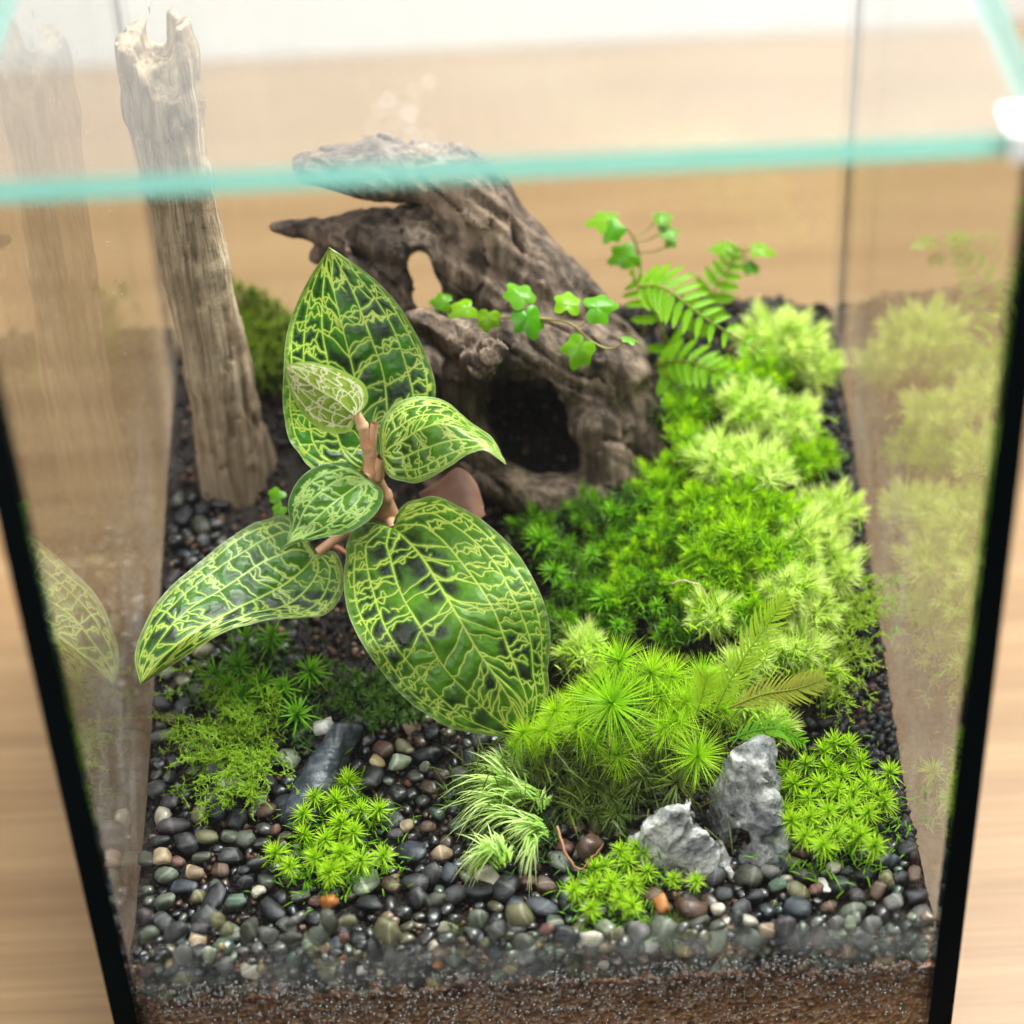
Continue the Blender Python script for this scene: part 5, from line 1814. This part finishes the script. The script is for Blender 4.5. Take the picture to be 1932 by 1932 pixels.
# right leaf with curled tip
veined_leaf("leaf", "right leaf folding down to a curled tip", [
    (0.0, (720, 862, 7.7), (720, 862, 7.7), (720, 862, 7.7)),
    (.08, (719, 810, 7.9), (733, 847, 7.6), (724, 892, 7.3)),
    (.22, (745, 764, 8.1), (762, 829, 7.5), (760, 909, 7.1)),
    (.42, (800, 746, 8.2), (797, 808, 7.4), (800, 906, 6.9)),
    (.60, (852, 761, 8.1), (838, 800, 7.3), (850, 880, 6.8)),
    (.76, (893, 801, 7.8), (880, 815, 7.2), (890, 853, 6.8)),
    (.90, (932, 834, 7.3), (925, 840, 7.0), (924, 847, 6.8)),
    (1.0, (957, 876, 6.7), (956, 876, 6.7), (954, 876, 6.7))], 8, orchid, cup=-.05, dens=1.0, dark=.85, NU=220, NV=160, lv=(.40, .72, .9), vein=(.42, .50, .11))
# lower left small leaf
veined_leaf("leaf", "small glossy leaf with a drip tip at lower left", [
    (0.0, (693, 902, 7.6), (693, 902, 7.6), (693, 902, 7.6)),
    (.08, (665, 878, 7.7), (680, 912, 7.5), (714, 918, 7.4)),
    (.25, (612, 873, 7.6), (652, 932, 7.3), (722, 944, 7.1)),
    (.45, (566, 902, 7.3), (622, 955, 7.0), (698, 980, 6.8)),
    (.64, (544, 948, 7.0), (592, 982, 6.75), (647, 1008, 6.6)),
    (.80, (548, 990, 6.8), (566, 1005, 6.65), (598, 1016, 6.5)),
    (.91, (542, 1015, 6.6), (546, 1021, 6.55), (559, 1025, 6.5)),
    (1.0, (527, 1041, 6.5), (527, 1041, 6.5), (528, 1041, 6.5))], 11, orchid, cup=-.06, dens=1.1, dark=.95, NU=210, NV=150, lv=(.42, .74), vein=(.30, .42, .11), vw=.75, rim=(.06, .16, .03))
# big front leaf
veined_leaf("leaf", "big broad leaf lying forward over the gravel", [
    (0.0, (738, 996, 7.5), (738, 996, 7.5), (739, 996, 7.5)),
    (.03, (700, 982, 7.7), (746, 1000, 7.4), (752, 958, 7.7)),
    (.09, (665, 1004, 7.5), (764, 1016, 7.1), (800, 934, 7.7)),
    (.20, (648, 1056, 6.9), (792, 1046, 6.6), (872, 958, 7.2)),
    (.36, (652, 1140, 6.0), (830, 1105, 5.9), (965, 1030, 6.3)),
    (.52, (684, 1216, 5.1), (864, 1163, 5.2), (1015, 1110, 5.5)),
    (.68, (738, 1292, 4.7), (902, 1228, 4.8), (1038, 1190, 5.1)),
    (.82, (800, 1345, 4.45), (940, 1284, 4.5), (1034, 1262, 4.8)),
    (.93, (880, 1382, 4.25), (970, 1338, 4.3), (1030, 1328, 4.5)),
    (1.0, (990, 1400, 4.15), (992, 1400, 4.15), (994, 1400, 4.15))], 21, orchid, cup=-.04, dens=.88, dark=1.0, NU=360, NV=240, lv=(.40, .70, .88), vw=.62)
# long left leaf
veined_leaf("leaf", "long folded leaf reaching the left glass", [
    (0.0, (596, 1040, 7.5), (596, 1042, 7.5), (600, 1042, 7.5)),
    (.07, (560, 985, 7.9), (585, 1062, 7.4), (630, 1040, 7.4)),
    (.20, (500, 978, 8.0), (548, 1095, 7.0), (650, 1095, 6.9)),
    (.38, (438, 1010, 7.6), (495, 1125, 6.5), (612, 1160, 6.3)),
    (.55, (376, 1062, 7.0), (440, 1152, 6.0), (508, 1166, 5.9)),
    (.70, (316, 1110, 6.3), (382, 1184, 5.5), (426, 1193, 5.5)),
    (.84, (276, 1172, 5.6), (328, 1222, 5.05), (352, 1238, 5.1)),
    (.94, (255, 1243, 5.0), (287, 1262, 4.8), (300, 1270, 4.8)),
    (1.0, (265, 1291, 4.62), (265, 1291, 4.62), (266, 1291, 4.62))], 34, orchid, cup=-.03, dens=.8, dark=.95, NU=300, NV=200, lv=(.42, .72, .90), vein=(.36, .44, .07), green=(.04, .13, .008), rim=(.10, .15, .02))

M_STEM = NT("orange pink orchid stem")
_n = M_STEM.noise(M_STEM.coord(), 3.0, 4)
M_STEM = M_STEM.done(M_STEM.bsdf(M_STEM.mix(_n, (0.40, 0.14, 0.05), (0.62, 0.42, 0.27)), .38, M_STEM.bump(_n, .2, .03), **{"Subsurface Weight": .15, "Subsurface Radius": (.003, .0012, .0008)}))
M_PINK = NT("pink leaf underside")
_n = M_PINK.noise(M_PINK.coord((.6, 5, 5), (0, .5, .3)), 1.0, 5)
M_PINK = M_PINK.done(M_PINK.bsdf(M_PINK.mix(_n, (0.12, 0.05, 0.035), (0.22, 0.12, 0.08)), .4))
stem_pts = smooth_path([OB, P(738, 1000, y=8.0), P(724, 950, y=7.9), P(706, 900, y=7.8), P(697, 850, y=7.8), P(684, 805, y=7.85), P(672, 780, y=7.9)], 30)
f_ = np.linspace(0, 1, 60)
stem_pts = smooth_path(stem_pts, 60)
V, F = tube_geo(stem_pts, np.interp(f_, [0, .3, .5, .75, 1], [.24, .21, .16, .12, .08]) * (1 + .22 * np.exp(-((f_[:, None] - np.array([.2, .38, .55, .7, .84])) / .018) ** 2).sum(1)), 14)
mesh_part("stem", V, F, M_STEM, orchid)
for (a, b, r0_, r1_) in (((700, 858, 7.75), (707, 798, 7.85), .10, .07), ((712, 900, 7.75), (719, 862, 7.7), .13, .08), ((700, 905, 7.7), (690, 901, 7.6), .12, .08), ((735, 985, 7.8), (742, 998, 7.5), .14, .10), ((722, 960, 8.0), (600, 1042, 7.5), .13, .09), ((700, 870, 7.9), (690, 886, 8.2), .12, .09)):
    q = smooth_path([P(*a[:2], y=a[2]), (P(*a[:2], y=a[2]) + P(*b[:2], y=b[2])) / 2 + np.array([0, 0, .05]), P(*b[:2], y=b[2])], 10)
    V, F = tube_geo(q, np.linspace(r0_, r1_, 10), 10)
    mesh_part("leaf_stalk", V, F, M_STEM, orchid)
# pinkish old leaf behind
Lp = [P(u, v, y=y) for u, v, y in ((790, 930, 8.7), (830, 905, 8.75), (865, 882, 8.7), (897, 908, 8.5), (913, 955, 8.3))]
Mp = [P(u, v, y=y) for u, v, y in ((795, 945, 8.7), (830, 930, 8.6), (862, 920, 8.5), (890, 935, 8.3), (913, 962, 8.2))]
Rp = [P(u, v, y=y) for u, v, y in ((742, 965, 8.5), (800, 985, 8.2), (850, 1000, 8.0), (890, 990, 7.9), (916, 972, 8.1))]
ta, tb, tc_ = (smooth_path(a, 20) for a in (Lp, Mp, Rp))
W_ = np.stack([ta, ta * .5 + tb * .5 + [0, -.03, .02], tb, tc_ * .5 + tb * .5 + [0, -.03, .02], tc_], 1)
I = np.arange(100).reshape(20, 5)
o = mesh_part("leaf", W_.reshape(-1, 3), np.stack([I[:-1, :-1], I[:-1, 1:], I[1:, 1:], I[1:, :-1]], -1).reshape(-1, 4), M_PINK, orchid)
o["label"] = "pinkish brown underside of an old leaf"

#=============================================================== CONDENSATION ON THE GLASS
def fog_mat(name, amt, zlo, zhi, scale=.8, axis_soft=.4):
    t = NT(name)
    v = t.coord()
    n1 = t.noise(v, scale, 5, .65, .3)
    n2 = t.noise(v, 30.0, 2)
    tc = t.n("ShaderNodeTexCoord")
    sp = t.n("ShaderNodeSeparateXYZ")
    t.l(tc.outputs["Object"], sp.inputs[0])
    z = t.math("MULTIPLY", sp.outputs[2], 1 / CM)
    m = t.math("MULTIPLY", t.maprange(z, zlo - axis_soft, zlo + .1), t.maprange(z, zhi + axis_soft, zhi - axis_soft))
    f = t.math("MULTIPLY", t.math("MULTIPLY", m, t.maprange(n1, .36, .66)), amt)
    f = t.math("MULTIPLY", f, t.maprange(n2, .3, .7, .75, 1.15), clamp=True)
    tr = t.n("ShaderNodeBsdfTransparent")
    d = t.n("ShaderNodeBsdfDiffuse"); d.inputs[0].default_value = (.85, .86, .87, 1)
    d2 = t.n("ShaderNodeBsdfTranslucent"); d2.inputs[0].default_value = (.85, .86, .87, 1)
    return t.done(t.mixs(f, tr.outputs[0], t.mixs(.5, d.outputs[0], d2.outputs[0])))


def sheet(name, quad, mat):
    o = mesh_part(name, quad, [(0, 1, 2, 3)], mat, tank, False)
    # keep object coordinates equal to tank coordinates
    o.data.transform(Matrix.Translation(Vector(tank["_o"]) * CM))
    o.matrix_parent_inverse = Matrix.Translation(-Vector(tank["_o"]) * CM)
    o["kind"] = "stuff"
    return o


sheet("condensation", [(.44, .303, .4), (14.56, .303, .4), (14.56, .303, 7), (.44, .303, 7)], fog_mat("fog on front glass", .26, 3.75, 4.6, .9, .3))
M_FOGS = fog_mat("fog on side glass", .13, 1.0, 9.0, .5, 1.5)
sheet("condensation", [(.303, .35, .4), (.303, 15.5, .4), (.303, 15.5, 11), (.303, .35, 11)], M_FOGS)
sheet("condensation", [(14.697, .35, .4), (14.697, 15.5, .4), (14.697, 15.5, 11), (14.697, .35, 11)], M_FOGS)

pts, rad = [], []
while len(pts) < 4200:
    x, z = RNG.uniform(.45, 14.5), 2.2 + 1.75 * RNG.random() ** .8
    if vnoise(np.array([[x * 1.6, z * 4, 3.0]]), 4)[0] < -.55 + 1.2 * max(0, z - 3.6) + .5 * (RNG.random() - .5): continue
    pts.append((x, .304, z)); rad.append(.010 + .035 * RNG.random() ** 2.5)
o = drops("droplets", pts, rad, 1, .5, tank, M_WATER)
pts, rad = [], []
for _ in range(90):                       # streak of beads on the back of the left pane
    y = 10.2 + RNG.normal(0, .5); z = 10 + 8 * RNG.random() ** .6
    pts.append((.304, y + .2 * math.sin(z), z)); rad.append(.006 + .022 * RNG.random() ** 2)
drops("droplets", pts, rad, 0, .5, tank, M_WATER)

for o in bpy.data.objects:
    if "_o" in o:
        del o["_o"]
bpy.context.view_layer.update()
